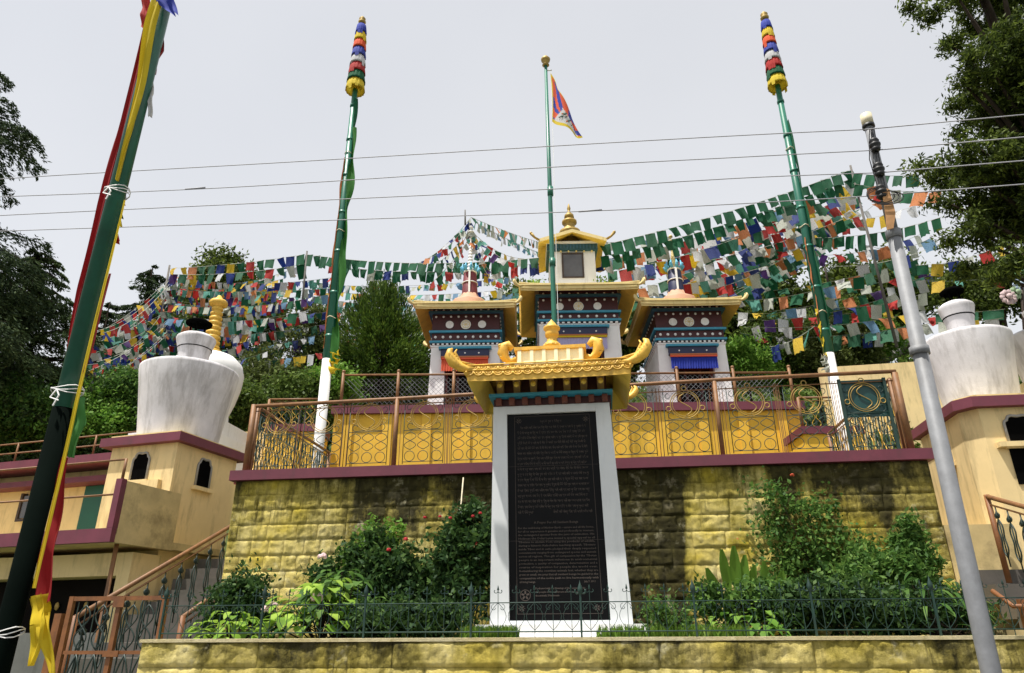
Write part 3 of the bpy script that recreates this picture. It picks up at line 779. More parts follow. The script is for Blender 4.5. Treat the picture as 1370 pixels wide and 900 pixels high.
# ridge box
RX = .37
mb = MB(); mb.box((rcx-RX,rcy-.14,ze1+.09),(rcx+RX,rcy+.14,ze1+.335))
mb.box((rcx-RX-.03,rcy-.17,ze1+.337),(rcx+RX+.03,rcy+.17,ze1+.375), 1)
for i in range(6):
    x = rcx-RX+.03+(2*RX-.06)/5*i; mb.box((x-.02,rcy-.165,ze1+.117),(x+.02,rcy-.142,ze1+.333))
mb.box((rcx-RX-.02,rcy-.18,ze1+.08),(rcx+RX+.02,rcy+.18,ze1+.115), 1)
rdg = mk('ridge', mb, [M['ridge'], M['gold']], roof)
for sx in (-1,1):
    mb = MB(); c = Vector((rcx+sx*RX, rcy-.05, ze1+.28))
    pts = [c, c+Vector((sx*.08,0,-.03)), c+Vector((sx*.14,0,.01)), c+Vector((sx*.17,0,.08)), c+Vector((sx*.155,0,.15)), c+Vector((sx*.11,0,.17)), c+Vector((sx*.075,0,.135)), c+Vector((sx*.09,0,.10))]
    mb.tube(pts, [.03,.035,.05,.068,.066,.055,.035,.012], 10)
    for k in range(8): mb.sphere(pts[2].lerp(pts[4], k/7)+Vector((sx*.045,-.03,.01)), .026, n=6)
    mk('ridge_scroll', mb, M['gold'], rdg)
mb = MB(); mb.lathe([(.0,0),(.085,.0),(.095,.02),(.07,.04),(.10,.07),(.105,.10),(.08,.13),(.055,.145),(.06,.17),(.05,.19),(.075,.21),(.08,.25),(.072,.28),(.095,.30),(.095,.325),(.06,.35),(.045,.375),(.015,.41),(0,.43)], 16, c=(rcx+.02, rcy-.02, ze1+.33))
for k in range(12):
    a = k*PI/6; mb.sphere((rcx+.02+.095*math.cos(a), rcy-.02+.095*math.sin(a), ze1+.33+.085), .02, n=6)
mk('finial', mb, M['gold'], roof)
# bracket storey below the roof
mb = MB()
mb.box((rcx-.62,rcy-.19,3.852),(rcx+.64,rcy+.30,3.93)); mb.box((rcx-.60,rcy-.18,3.965),(rcx+.60,rcy+.33,4.155))
brk = mk('bracket_band', mb, M['darkred'], mo)
mb = MB(); mb.box((rcx-.66,rcy-.30,3.932),(rcx+.66,rcy+.34,3.964)); mk('blue_beam', mb, M['blue'], brk)
rust = paint('rust_red', (.13,.03,.015))
for i in range(7):
    mb = MB(); x = rcx-.54+.18*i; mb.hexa([(x-.034,rcy-.24,3.966),(x+.034,rcy-.24,3.966),(x+.034,rcy-.181,3.966),(x-.034,rcy-.181,3.966),(x-.04,rcy-.33,4.14),(x+.04,rcy-.33,4.14),(x+.04,rcy-.181,4.14),(x-.04,rcy-.181,4.14)]); mb.sphere((x, rcy-.30, 4.06), .032, 1, n=8)
    mk('bracket', mb, [paint('brown_gold_bracket', (.28,.17,.05), .6, .2, 8), M['soffit'], M['steelblue']], brk)
for i in range(9):
    mb = MB(); x = rcx-.56+.142*i; mb.box((x-.03,rcy-.26,3.856),(x+.03,rcy-.193,3.925)); mk('rafter_end', mb, rust, brk)

# ------------------------------------------------------------------ UPPER PLATFORM WITH THREE SHRINES
PLY, PLA = 16.5, rad(6)
PO = Vector((-.6, PLY, 0)); pc_, ps_ = math.cos(PLA), math.sin(PLA)
def pl(x, y, z): return Vector((PO.x+x*pc_-y*ps_, PO.y+x*ps_+y*pc_, z))
def toloc(w_):
    d = w_-PO; return (d.x*pc_+d.y*ps_, -d.x*ps_+d.y*pc_, w_.z)
PZ = 6.70
pf = thing('temple_platform', 'ochre terrace wall with maroon band carrying the three shrines', 'wall', (PO.x, PO.y, 3.5), rz=PLA)
def lmk(name, mb, mats, parent): return mk(name, mb, mats, parent, world=False)
XL, XR = -5.75, 5.55
mb = MB(); mb.box((XL, .05, -.1), (XR, 7.5, PZ-3.5-.20)); 
x = XL+.25
while x < XR: mb.box((x,-.0,-.1),(x+.22,.06,PZ-3.5-.21)); x += .95
mk('wall', mb, M['ochre'], pf, world=False)
mb = MB(); mb.box((XL-.06,-.06,PZ-3.5-.20),(XR+.06,7.55,PZ-3.5)); lmk('maroon_band', mb, M['maroon'], pf)
for nm_, x0, x1, y0, z1, lab in (('stepped_terrace', XL-1.25, XL-.08, -.9, 6.0, 'lower ochre terrace step with maroon band left of the shrine platform'),
                                 ('stepped_terrace', XR-.55, XR+.75, -1.2, 5.75, 'lower ochre terrace step with maroon band right of the shrine platform')):
    st = thing(nm_, lab, 'wall', pl((x0+x1)/2, y0, 3.5), rz=PLA); wx = (x1-x0)/2
    mb = MB(); mb.box((-wx,0,-.2),(wx,(.85 if x0 < 0 else 1.1),z1-3.5-.17)); lmk('wall', mb, M['ochre'], st)
    mb = MB(); mb.box((-wx-.05,-.05,z1-3.5-.17),(wx+.05,(.85 if x0 < 0 else 1.1),z1-3.5)); lmk('maroon_band', mb, M['maroon'], st)
# mesh fence on the platform
mf = thing('mesh_fence', 'brown post and wire mesh fence along the edge of the shrine platform', 'fence', pl(0, .15, PZ), rz=PLA)
mb = MB(); Z1 = .62
mb.tube([(XL+.1,0,.86),(XR-.1,0,.80)], .028, 8); mk('top_rail', mb, M['brown'], mf, world=False)
for i in range(9):
    x = XL+.1+(XR-XL-.2)*i/8; mb = MB(); mb.tube([(x,0,0),(x,0,.93)], .04, 8); mb.sphere((x,0,.95), .05, n=8); mk('post', mb, M['brown'], mf, world=False)
mb = MB(); x = XL+.1
while x < XR-.1:
    for s in (-1,1):
        xa, xb = (x, x+.72) if s > 0 else (x+.72, x)
        if xb <= XR-.1 and xa <= XR-.1: mb.tube([(xa,0,.04),(xb,0,.76)], .0045, 3)
    x += .12
mk('wire_mesh', mb, M['steel'], mf, world=False)
# left lower rail
def plain_rail(label, p0, p1, h, n):
    t = thing('hand_rail', label, 'railing', p0); p0 = Vector(p0); p1 = Vector(p1)
    m = MB()
    for k in (1, .5): m.tube([p0+Vector((0,0,h*k)), p1+Vector((0,0,h*k))], .024 if k == 1 else .014, 8)
    mk('rail', m, M['brown'], t)
    for k in range(n+1):
        q = p0.lerp(p1, k/n); m = MB(); m.tube([q, q+Vector((0,0,h+.05))], .032, 8); mk('post', m, M['brown'], t)
    return t
dense_scroll_rail('terrace_railing', 'short scroll railing on the lower terrace step left of the shrines', pl(XL-1.3,-.85,6.0), pl(XL-.1,-.85,6.0), .62, 2)
dense_scroll_rail('terrace_railing', 'short scroll railing on the lower terrace step right of the shrines', pl(XR-.5,-1.1,5.75), pl(XR+.8,-1.1,5.75), .7, 2)

def curtain(w, h, mat_h, mat_stripe, mat_c, parent, z, y, x=0):
    m = MB(); n = 60
    vs = []
    for r_, zz in enumerate((0, -h*.5, -h)):
        for i in range(n+1):
            t = i/n; vs.append((x-w/2+w*t, y-.02-.012*math.sin(i*1.9)*(r_+.3)-.004*r_, z+zz-(.012*math.sin(i*1.9+1) if r_ == 2 else 0)))
    m.add(vs, [(r_*(n+1)+i, r_*(n+1)+i+1, (r_+1)*(n+1)+i+1, (r_+1)*(n+1)+i) for r_ in range(2) for i in range(n)], 0, True)
    c = lmk('curtain', m, mat_c, parent)
    m = MB(); m.box((x-w/2-.01,y-.06,z),(x+w/2+.01,y-.01,z+.05)); m.box((x-w/2-.01,y-.065,z+.052),(x+w/2+.01,y-.01,z+.09), 1)
    lmk('curtain_heading', m, [mat_stripe, mat_h], c)

def shrine(lab, X, Yf, bw, zw, ztop, eave, curt, label_roof=None, depth=2.2, rx=None, center=False, eh=.18):
    """a square shrine; X,Yf platform-local centre x and front face y"""
    s = thing('stupa_shrine', lab, 'shrine', pl(X, Yf, PZ-.05), rz=PLA)
    h = bw/2; dz = PZ-.05
    zw -= dz; zt = ztop-dz
    dw = bw*.56; dh = zw-.42
    # body
    m = MB(); fl = .05
    for sx in (-1,1):
        xo, xi = sx*(h+fl), sx*(dw/2+.03); xo2 = sx*h
        a = sorted((xo, xi)); b_ = sorted((xo2, xi))
        m.hexa([(a[0],0-fl,0),(a[1],0-fl,0),(a[1],.5,0),(a[0],.5,0),(b_[0],0,zw),(b_[1],0,zw),(b_[1],.5,zw),(b_[0],.5,zw)])
        a = sorted((xo, sx*(h-.3))); b_ = sorted((xo2, sx*(h-.3)))
        m.hexa([(a[0],.503,0),(a[1],.503,0),(a[1],depth,0),(a[0],depth,0),(b_[0],.503,zw),(b_[1],.503,zw),(b_[1],depth,zw),(b_[0],depth,zw)])
    m.box((-h+.31,depth-.1,0),(h-.31,depth,zw)); m.box((-dw/2-.028,.02,dh),(dw/2+.028,.5,zw))
    body = lmk('wall', m, M['white'], s)
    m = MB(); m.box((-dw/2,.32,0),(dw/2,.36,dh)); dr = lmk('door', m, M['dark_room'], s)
    m = MB()
    for sx in (-1,1): m.box((sx*dw/2-.05 if sx>0 else -dw/2,.10,0),(sx*dw/2 if sx>0 else -dw/2+.05,.30,dh))
    m.box((-dw/2+.052,.10,dh-.16),(dw/2-.052,.30,dh)); m.box((-dw/2+.052,.12,dh-.26),(dw/2-.052,.28,dh-.2), 1)
    for k in (-1,1): m.box((k*dw*.2-.03,.2,0),(k*dw*.2+.03,.28,dh-.262), 1)
    lmk('door_frame', m, [paint('red_lacquer', (.10,.012,.012)), M['darkred']], dr)
    # header over the door
    m = MB(); hz = zw-.10
    m.box((-dw/2-.14,-.10,dh-.02+.10),(dw/2+.14,.02,hz), 0); m.box((-dw/2-.2,-.14,hz+.002),(dw/2+.2,.02,hz+.07), 1)
    for k in range(3): m.disc(((k-1)*dw*.36,-.102,(dh+.08+hz)/2), .028, .006, 2, 4)
    lmk('door_header', m, [M['navy'], M['blue'], M['white']], s)
    curtain(dw+.22, .34, CL['orange'], CL['vermilion'] if curt != 'white' else CL['bright'], CL[{'red':'vermilion','white':'lav','blue':'royal'}[curt]], s, dh, -.10)
    # frieze
    m = MB(); H = zt-zw
    m.box((-h-.02,-.02,zw),(h+.02,depth+.02,zw+.05), 2)
    n = 9
    def dent(z0, z1, mat, k0, off=.03, nn=15):
        for k in range(nn):
            t = (k+.5)/nn; x = -h+2*h*t; m.box((x-h/nn*.5,-.02-off,z0),(x+h/nn*.5,-.021,z1), mat)
            y = depth*t; m.box((-h-.02-off,y-h/nn*.5,z0),(-h-.021,y+h/nn*.5,z1), mat)
            m.box((h+.021,y-h/nn*.5,z0),(h+.02+off,y+h/nn*.5,z1), mat)
    m.box((-h-.0,-.0,zw+.05),(h+.0,depth+.0,zt+.1), 0)
    dent(zw+.052, zw+.10, 2, 0)
    b1, b2_, b3 = zw+.12, zw+H*.36, zt-.16
    for bz, ex_ in ((b1,.06),(b2_,.07),(b3,.10)):
        m.box((-h-ex_,-ex_,bz),(h+ex_,depth+ex_,bz+.065), 1 if bz != b3 else 3)
    def studs(z, r_, off, nn=9):
        for k in range(nn):
            t = (k+.5)/nn; x = -h+2*h*t
            m.sphere((x,-off,z), r_, 2, 6, (1,.5,1)); m.sphere((-h-off, depth*t, z), r_, 2, 6, (.5,1,1)); m.sphere((h+off, depth*t, z), r_, 2, 6, (.5,1,1))
    studs((b1+.065+b2_)/2, .045, .012); studs(b3-.085, .038, .012); studs(b3+.11, .036, .03, 9)
    fr = lmk('frieze', m, [M['darkred'], M['blue'], M['white'], M['steelblue']], s)
    zc = (b2_+.065+b3-.14)/2+.0
    for k, r_ in ((-1,.115),(0,.145),(1,.115)):
        m = MB(); m.disc((k*h*.48,-.004,zc), r_, .02, 0, 24)
        if k == 0:
            m.tube(arc(0, zc, r_*.78, 0, 2*PI, 20, y=-.026)[:-1], .008, 5, 1, closed=True)
            for q in range(8):
                a = q*PI/4; m.tube([(0,-.027,zc),(r_*.72*math.cos(a),-.027,zc+r_*.72*math.sin(a))], .007, 4, 1)
        lmk('medallion', m, [M['white'], M['gold2']], fr)
    # roof with sloping soffit
    e = eave; rr = (rx or h)+0
    ez = zt-.20
    m = MB(); n1 = 8
    def rg(hx_, y0, y1, z, up=0):
        cs = [(-hx_,y0),(hx_,y0),(hx_,y1),(-hx_,y1)]; o_ = []
        for k in range(4):
            a, b = cs[k], cs[(k+1)%4]
            for i in range(n1):
                t = i/n1; o_.append((a[0]+(b[0]-a[0])*t, a[1]+(b[1]-a[1])*t, z+(abs(t-.5)*2)**4*up))
        return o_
    hx_ = h+e
    loft(m, [rg(h+.12,-.12,depth+.12,zt+.06), rg(hx_-.03,-e+.03,depth+e-.03,ez+.01,.02), rg(hx_-.03,-e+.03,depth+e-.03,ez+.05,.03), rg(hx_,-e,depth+e,ez+.055,.03), rg(hx_,-e,depth+e,ez+eh,.05),
             rg(hx_+.02,-e-.02,depth+e+.02,ez+eh+.005,.05), rg(hx_+.02,-e-.02,depth+e+.02,ez+eh+.04,.06), rg(h*.5,depth*.3,depth*.7,zt+.30), rg(.3,depth/2-.3,depth/2+.3,zt+.36)],
         [0,1,1,1,1,1,1,1,1])
    rf_ = lmk('roof', m, [M['soffit'], M['gold2']], s)
    m = MB(); m.box((-hx_-.03,-e-.035,ez+eh-.02),(hx_+.03,-e-.0205,ez+eh+.02)); lmk('tile_edge', m, M['gold2'], rf_)
    for sx in (-1,1):
        for (yy, sy) in ((-e,-1),(depth+e,1)):
            horn((sx*hx_*.99, yy, ez+eh-.02), sx, sy*.4, .62, M['gold2'], rf_, world=False)
    return s, zt, dz, h, depth
# right shrine
YF = 2.0
def pcx(px, y=YF, py=480):   # platform-local x of picture column at depth
    # find world Y such that the local y equals given
    lo, hi = 15., 30.
    for _ in range(40):
        mid = (lo+hi)/2; l = toloc(at(px, py, mid))
        if l[1] < y: lo = mid
        else: hi = mid
    return toloc(at(px, py, mid))
xr0, xr1 = pcx(881)[0], pcx(972)[0]; xl0, xl1 = pcx(576)[0], pcx(668)[0]; xc0, xc1 = pcx(722, YF, 460)[0], pcx(829, YF, 460)[0]
zW, zT = pcx(925, YF, 463)[2], pcx(925, YF, 414)[2]+.05
zWc, zTc = pcx(775, YF, 439)[2], pcx(775, YF, 397)[2]+.05
def drum(s, zt, depth, m_main, scl, crown=True, spire=2.2, label=None):
    zt += .50; m = MB(); c = (0, depth/2, zt+.02)
    m.lathe([(.62,-.35),(.60,.13),(.58,.16),(.30,.33),(.26,.46),(.0,.46)], 8, c=c); lmk('tiered_base', m, M['terracotta'], s)
    m = MB(); m.lathe([(.25,.44),(.20,1.18),(.18,1.2),(.0,1.2)], 16, c=c)
    d = lmk('drum', m, m_main, s)
    m = MB(); m.box((-.028,depth/2-.262,zt+.47),(.028,depth/2-.18,zt+1.21)); m.tube([(.236*math.cos(a),depth/2+.236*math.sin(a),zt+.86) for a in [k*PI/10 for k in range(20)]], .016, 5, closed=True)
    for k in (1,2,3): m.box((-.02+0.18*math.sin(k*PI/2),depth/2-.02-.22*math.cos(k*PI/2),zt+.5),(.02+.18*math.sin(k*PI/2),depth/2+.02-.22*math.cos(k*PI/2),zt+1.2))
    m.lathe([(.19,1.2),(.215,1.21),(.215,1.24),(.19,1.25)], 16, c=c); lmk('white_cross_band', m, M['white'], d)
    if crown:
        m = MB()
        for k in range(9):
            a = k*2*PI/9; p = Vector((.22*math.cos(a), depth/2+.22*math.sin(a), zt+1.26))
            m.tube([p, p+Vector((.05*math.cos(a),.05*math.sin(a),.08)), p+Vector((.02*math.cos(a),.02*math.sin(a),.26))], [.05,.055,.012], 6)
            m.sphere(p+Vector((.08*math.cos(a),.08*math.sin(a),.12)), .04, n=6)
        lmk('blue_crown', m, paint('light_blue_ornament', (.10,.38,.55), .5), d)
    m = MB()
    pr = [(.15,1.3)]
    for k in range(9): r_ = .10-.008*k; z = 1.34+k*.11*spire/2.2; pr += [(r_,z),(r_,z+.05*spire/2.2),(r_*.75,z+.06*spire/2.2),(r_*.75,z+.10*spire/2.2)]
    zz = pr[-1][1]; pr += [(.02,zz+.05),(.02,zz+.35),(.10,zz+.37),(.10,zz+.40),(.02,zz+.43),(.02,zz+.52),(.07,zz+.54),(.05,zz+.6),(0,zz+.64)]
    m.lathe(pr, 12, c=c); lmk('ringed_spire', m, M['white'] if spire > 2 else M['gold2'], s)
    return zz
shR, zt_, dz_, h_, dp_ = shrine('square shrine with blue curtain and navy drum on the right of the platform', (xr0+xr1)/2, YF, xr1-xr0, zW, zT, .47, 'blue')
drum(shR, zt_, dp_, M['navy'], 1, True, 1.2)
shL, ztl, dzl, hl, dpl = shrine('square shrine with orange-red curtain and maroon drum on the left of the platform', (xl0+xl1)/2, YF, xl1-xl0, zW, zT, .47, 'red')
topL = drum(shL, ztl, dpl, paint('maroon_drum', (.16,.02,.025)), 1, True, 2.2)
shC, ztc, dzc, hc, dpc = shrine('taller central shrine with lavender white curtain and a small white chamber on its roof', (xc0+xc1)/2, YF-.15, xc1-xc0, zWc, zTc, .55, 'white', depth=2.4)
# upper chamber of central shrine (local coordinates)
lc = lambda px, py, yy: (lambda l: (l[0]-(xc0+xc1)/2, l[1]-(YF-.15), l[2]-(PZ-.05)))(pcx(px, yy, py))
yy = YF+.55
x0 = lc(737,360,yy)[0]; x1 = lc(798,360,yy)[0]; zb_ = ztc+.10; zt2 = lc(768,337,yy)[2]; y0 = .70; zc1 = lc(768,320,yy)[2]; ch_c = (x0+x1)/2; chh = (x1-x0)/2
m = MB(); m.box((x0,y0,zb_),(x1,y0+1.3,zt2)); m.box((x0-.55,y0-.32,zb_+.1),(x0-.0,y0-.16,zb_+.28),1); m.box((x1+.0,y0-.32,zb_+.1),(x1+.55,y0-.16,zb_+.28),1); m.box((x0-.02,y0-.3,zb_),(x1+.02,y0-.003,zb_+.26))
chb = lmk('upper_chamber', m, [M['white'], M['bright'] if 'bright' in M else paint('bright_yellow', (.85,.52,.02))], shC)
m = MB(); wz0, wz1 = lc(768,371,yy)[2], lc(768,341,yy)[2]; wx0, wx1 = lc(755,360,yy)[0], lc(780,360,yy)[0]
m.box((wx0,y0-.012,wz0),(wx1,y0+.004,wz1)); win = lmk('window', m, M['glass'], chb)
m = MB()
for a_, b_ in (((wx0-.05,wz0-.04),(wx0,wz1+.05)),((wx1,wz0-.04),(wx1+.05,wz1+.05)),((wx0+.001,wz1),(wx1-.001,wz1+.05)),((wx0+.001,wz0-.04),(wx1-.001,wz0))):
    m.box((a_[0],y0-.03,a_[1]),(b_[0],y0+.005,b_[1]))
lmk('window_frame', m, M['wood'], win)
m = MB(); m.box((x0-.08,y0-.08,zt2+.002),(x1+.08,y0+1.38,zt2+.22),0); m.box((x0-.10,y0-.11,zt2+.222),(x1+.10,y0+1.4,zt2+.30),1)
for k in range(6): xx = x0+.1+(x1-x0-.2)*k/5; m.sphere((xx,y0-.06,zt2-.03), .035, 2, 6)
for k in range(16): xx = x0-.06+(x1-x0+.12)*k/15; m.box((xx-.02,y0-.10,zt2+.05),(xx+.02,y0-.081,zt2+.2),3)
lmk('cornice', m, [paint('dark_teal', (.02,.08,.09)), M['white'], M['gold2'], M['steelblue']], chb)
m = MB(); zc = zt2+.30; cxx, cyy = ch_c, y0+.65; e2 = chh+.34
# gabled hip roof: eaves rise to the middle of each side
def gring(k, z, rise):
    o_ = []
    cs = [(-k,-k),(k,-k),(k,k),(-k,k)]
    for q in range(4):
        a, b = cs[q], cs[(q+1)%4]
        for i in range(10):
            t = i/10; o_.append((cxx+a[0]+(b[0]-a[0])*t, cyy+a[1]+(b[1]-a[1])*t, z+rise*(1-abs(t-.5)*2)))
    return o_
loft(m, [gring(chh-.1, zc-.02, .36), gring(e2-.02, zc-.17, .33), gring(e2, zc-.17, .33), gring(e2, zc-.06, .33), gring(chh*.55, zc+.35, .10), gring(.16, zc+.52, 0)], [0,1,1,1,1,1])
ur = lmk('upper_roof', m, [M['soffit'], M['gold2']], chb)
for sx in (-1,1):
    for sy in (-1,1):
        m = MB(); p = Vector((cxx+sx*e2, cyy+sy*e2, zc-.10)); m.tube([p, p+Vector((sx*.12,sy*.05,.06)), p+Vector((sx*.22,sy*.08,.17))], [.04,.035,.05], 6); m.sphere(p+Vector((sx*.23,sy*.08,.19)), .05, n=6); lmk('roof_spur', m, M['brass'], ur)
m = MB(); m.lathe([(.30,.30),(.30,.54),(.38,.56),(.40,.60),(.28,.64),(.33,.70),(.34,.78),(.20,.82),(.17,1.00),(.16,1.06),(.24,1.10),(.24,1.17),(.12,1.20),(.11,1.28),(.16,1.31),(.15,1.40),(.06,1.50),(.045,1.6),(.06,1.66),(.02,1.82),(0,1.86)], 16, c=(cxx,cyy,zc))
lmk('finial', m, M['brass'], ur)
# roof plants beside the chamber
def lp(s, X, Yf, x, y, z): return pl(X+x, Yf+y, z+PZ-.05)
def small_plant(label, c, r, n, size, mat, group=None, name='shrub', cat='plant', hollow=.2, asp=.45):
    t = thing(name, label, cat, (c[0], c[1], c[2]-r), group)
    P_, cc, _ = crown_points([(tuple(c), r)], n, max(6, n//60), r*.22, .9, hollow)
    quad_mesh('foliage', leaf_quads(P_, size, .5, asp), mat, t)
    m = MB()
    for k in range(8):
        e_ = Vector(cc[R.randrange(len(cc))]); b_ = Vector((c[0], c[1], c[2]-r)); m.tube([b_, b_.lerp(e_,.5)+Vector((0,0,.05*r)), e_], [.02*r+.004,.015*r+.003,.003], 4)
    mk('stem', m, M['bark'], t)
    return t
XC = (xc0+xc1)/2
for dx, lb in ((x0-.42,'leafy plant on the golden roof left of the white chamber'),(x1+.36,'leafy plant on the golden roof right of the white chamber')):
    small_plant(lb, lp(shC, XC, YF-.15, dx, .8, zb_+.45), .38, 700, .11, LF['light'])

# ------------------------------------------------------------------ POLES
def drape_tiers(mb_list, cx, cy, z0, z1, r0, r1, parent, lean=0):
    cols = ['bright','green','red','white','royal','vermilion','bright','royal']
    n = len(cols); H = (z1-z0)
    for i, c in enumerate(cols):
        a = i/n; b = (i+1)/n; za, zb2 = z0+H*a, z0+H*b
        ra = r0+(r1-r0)*a; rb = r0+(r1-r0)*b
        m = MB(); m.lathe([(ra*.9, -H/n*.02),(ra*1.05, -H/n*.16),(ra*1.02, H/n*.1),(ra*.97, H/n*.4),(rb*.93, H/n*.9),(rb*.6,H/n*1.0)], 60, c=(cx,cy,za), flute=.03, nf=15)
        for k in range(5):
            an = R.random()*2*PI; w_ = .04; l = R.uniform(.05,.14)
            p = Vector((cx+ra*1.07*math.cos(an), cy+ra*1.07*math.sin(an), za)); tdir = Vector((-math.sin(an), math.cos(an), 0))*w_
            m.add([p-tdir, p+tdir, p+tdir*.9+Vector((0,0,-l)), p-tdir*.9+Vector((0,0,-l))], [(0,1,2,3)])
        mk('cloth_tier', m, CL[c], parent)
def tall_pole(label, base, zg0, zg1, ztop, rp, banner_side, cols, group='tall green prayer poles'):
    x, y, z = base
    t = thing('prayer_pole', label, 'pole', base, group)
    m = MB(); m.tube([(x,y,z-1),(x,y,zg0)], rp, 12); mk('white_base', m, M['pole_white'], t)
    m = MB(); m.tube([(x,y,zg0),(x,y,zg1)], [rp*1.02, rp*.62], 12)
    for k in range(7):
        zz = zg0+(zg1-zg0)*(k+.5)/7; m.tube([(x,y,zz-.03),(x,y,zz+.03)], rp*1.05-(rp*.3)*k/7, 12)
    mk('shaft', m, M['pole_green'], t)
    drape_tiers(None, x, y, zg1, ztop, rp*2.1, rp*1.15, t)
    m = MB(); m.tube([(x,y,ztop-.1),(x,y,ztop+.1)], .05, 8); m.lathe([(.0,0),(.08,.02),(.10,.08),(.06,.14),(.085,.18),(.04,.24),(0,.29)], 12, c=(x,y,ztop+.03)); mk('finial', m, M['brass'], t)
    # long vertical banner laced to the pole
    for j, (c, side, za, zb2, wd) in enumerate(cols):
        m = MB(); n = 46; vs = []
        for i in range(n+1):
            u = i/n; zz = za+(zb2-za)*u; o = rp*(1.0-.38*(zz-zg0)/(zg1-zg0))
            wv = wd*(.75+.35*math.sin(u*23+j)*math.sin(u*7+j*2)) 
            for q in range(4):
                s_ = q/3; vs.append((x+side*(o*.7+wv*s_), y-.05-.05*math.sin(u*19+q*1.3+j), zz+.03*math.sin(u*30+q)))
        m.add(vs, [(i*4+q, i*4+q+1, (i+1)*4+q+1, (i+1)*4+q) for i in range(n) for q in range(3)], 0, True)
        mk('banner', m, CL[c], t)
    for k in (1,4,7):
        m = MB(); zz = zg0+(zg1-zg0)*(k+.3)/10; r_ = rp*(1.12-.38*k/10)
        m.tube([(x+r_*math.cos(a), y+r_*math.sin(a), zz+.02*math.sin(3*a)) for a in [q*PI/6 for q in range(12)]], .009, 4, closed=True)
        mk('lashing', m, M['capcream'], t)
    return t
b = at(432, 530, 13); g0 = at(437, 478, 13).z; g1 = at(474, 118, 13).z; tp = at(483, 32, 13).z
tall_pole('tall green pole with striped cloth canopy left of the centre flagpole', (b.x,b.y,3.6), g0, g1, tp, .105, 1,
          [('lime',1,g0-.1,g1-1.2,.16),('orange',-1,g0+.2,g0+5,.035),('green',1,g0+.5,g1-.3,.07),('bright',1,g0-.35,g0+.15,.22)])
b = at(1112, 510, 13); g0 = at(1108, 477, 13).z; g1 = at(1046, 118, 13).z; tp = at(1028, 32, 13).z
tall_pole('tall green pole with striped cloth canopy right of the shrines', (b.x+.03,b.y,3.6), g0, g1, tp, .095, 1,
          [('green',1,g0+.3,g1-1,.06),('bright',-1,g0-.1,g0+.9,.06),('orange',-1,g0+.5,g0+2.5,.02),('pale',-1,g0-.4,g0-.05,.12)])
# thin white stub beside right pole
# centre flagpole
b = at(742, 440, 15); tpz = at(733.5, 88, 15).z; t = thing('flagpole', 'slim teal flagpole with a drooping flag rising in front of the central shrine', 'flagpole', (b.x, 15, 3.6))
m = MB(); m.tube([(b.x,15,3.4),(b.x,15,8.5),(b.x-.01,15,12),(b.x-.02,15,tpz)], [.075,.06,.055,.04], 10); m.tube([(b.x,15,11.7),(b.x,15,11.95)], .075, 10); m.tube([(b.x,15,9.7),(b.x,15,9.9)], .075, 10); mk('shaft', m, M['pole_green'], t)
m = MB(); m.lathe([(.05,0),(.10,.03),(.06,.08),(.05,.11),(.12,.18),(.13,.24),(.07,.32),(0,.36)], 12, c=(b.x-.02,15,tpz-.02)); mk('finial', m, M['brass'], t)
m = MB(); m.tube([(b.x+.09,14.98,8),(b.x+.12,14.98,tpz-.25)], .008, 4); m.tube([(b.x,15,tpz-.18),(b.x+.14,14.98,tpz-.2)], .02, 6); mk('halyard', m, M['pole_white'], t)
# drooping flag: cloth hanging from the hoist, colours follow the flag's own grid
hs_ = at(738, 100, 15); h0, h1 = at(738, 99, 15).z, at(740, 170, 15).z
m = MB(); n, k2 = 26, 26; FM = ['vermilion','royal','bright','white']
vs = []
for i in range(n+1):          # along the fly
    for j in range(k2+1):     # down the hoist (0 top)
        u, v = i/n, j/k2
        x_ = b.x+.10+u*(.62+.18*v)+.03*math.sin(u*9+v*3)
        z_ = h0+(h1-h0)*v*.92 - u*(1.35-.75*v) - .0
        y_ = 14.97+.16*math.sin(u*8+1.5*v)*u
        # cloth gathers: width shrinks to the lower corner
        x_ -= u*.14*(1-v)
        vs.append((x_, y_, z_))
fs = []; mi = []
for i in range(n):
    for j in range(k2):
        u, v = (i+.5)/n, (j+.5)/k2
        a = math.atan2(u-.5, .75-v) if v < .75 else 9
        tri = (v > .50 + abs(u-.5)*1.0)
        if u < .05 or v < .05 or v > .93: c = 2
        elif tri: c = 3
        else:
            ang = math.atan2(v-.80, u-.5); c = int((ang+PI)/(PI/7)+.5) % 2
        fs.append((i*(k2+1)+j, (i+1)*(k2+1)+j, (i+1)*(k2+1)+j+1, i*(k2+1)+j+1)); mi.append(c)
for f_, c in zip(fs, mi):
    m.f.append(f_); m.m.append(c); m.sm.append(True)
m.v = vs
fl_ = mk('flag', m, [CL[c] for c in FM], t)
m = MB()
def fp_(u, v):
    i = min(n-1, int(u*n)); j = min(k2-1, int(v*k2)); return Vector(vs[i*(k2+1)+j])+Vector((0,-.02,0))
for (u,v,r_) in ((.5,.66,.06),(.42,.80,.05),(.60,.80,.05),(.5,.75,.035),(.34,.84,.03),(.67,.84,.03)):
    p = fp_(u,v); m.sphere(p, r_, 0, 7, (1,.15,.8))
for (u,v) in ((.43,.73),(.57,.73),(.5,.85)): m.sphere(fp_(u,v), .03, 1, 6, (1,.2,1))
mk('flag_emblem', m, [paint('emblem_dark', (.02,.06,.04)), CL['orange']], fl_)

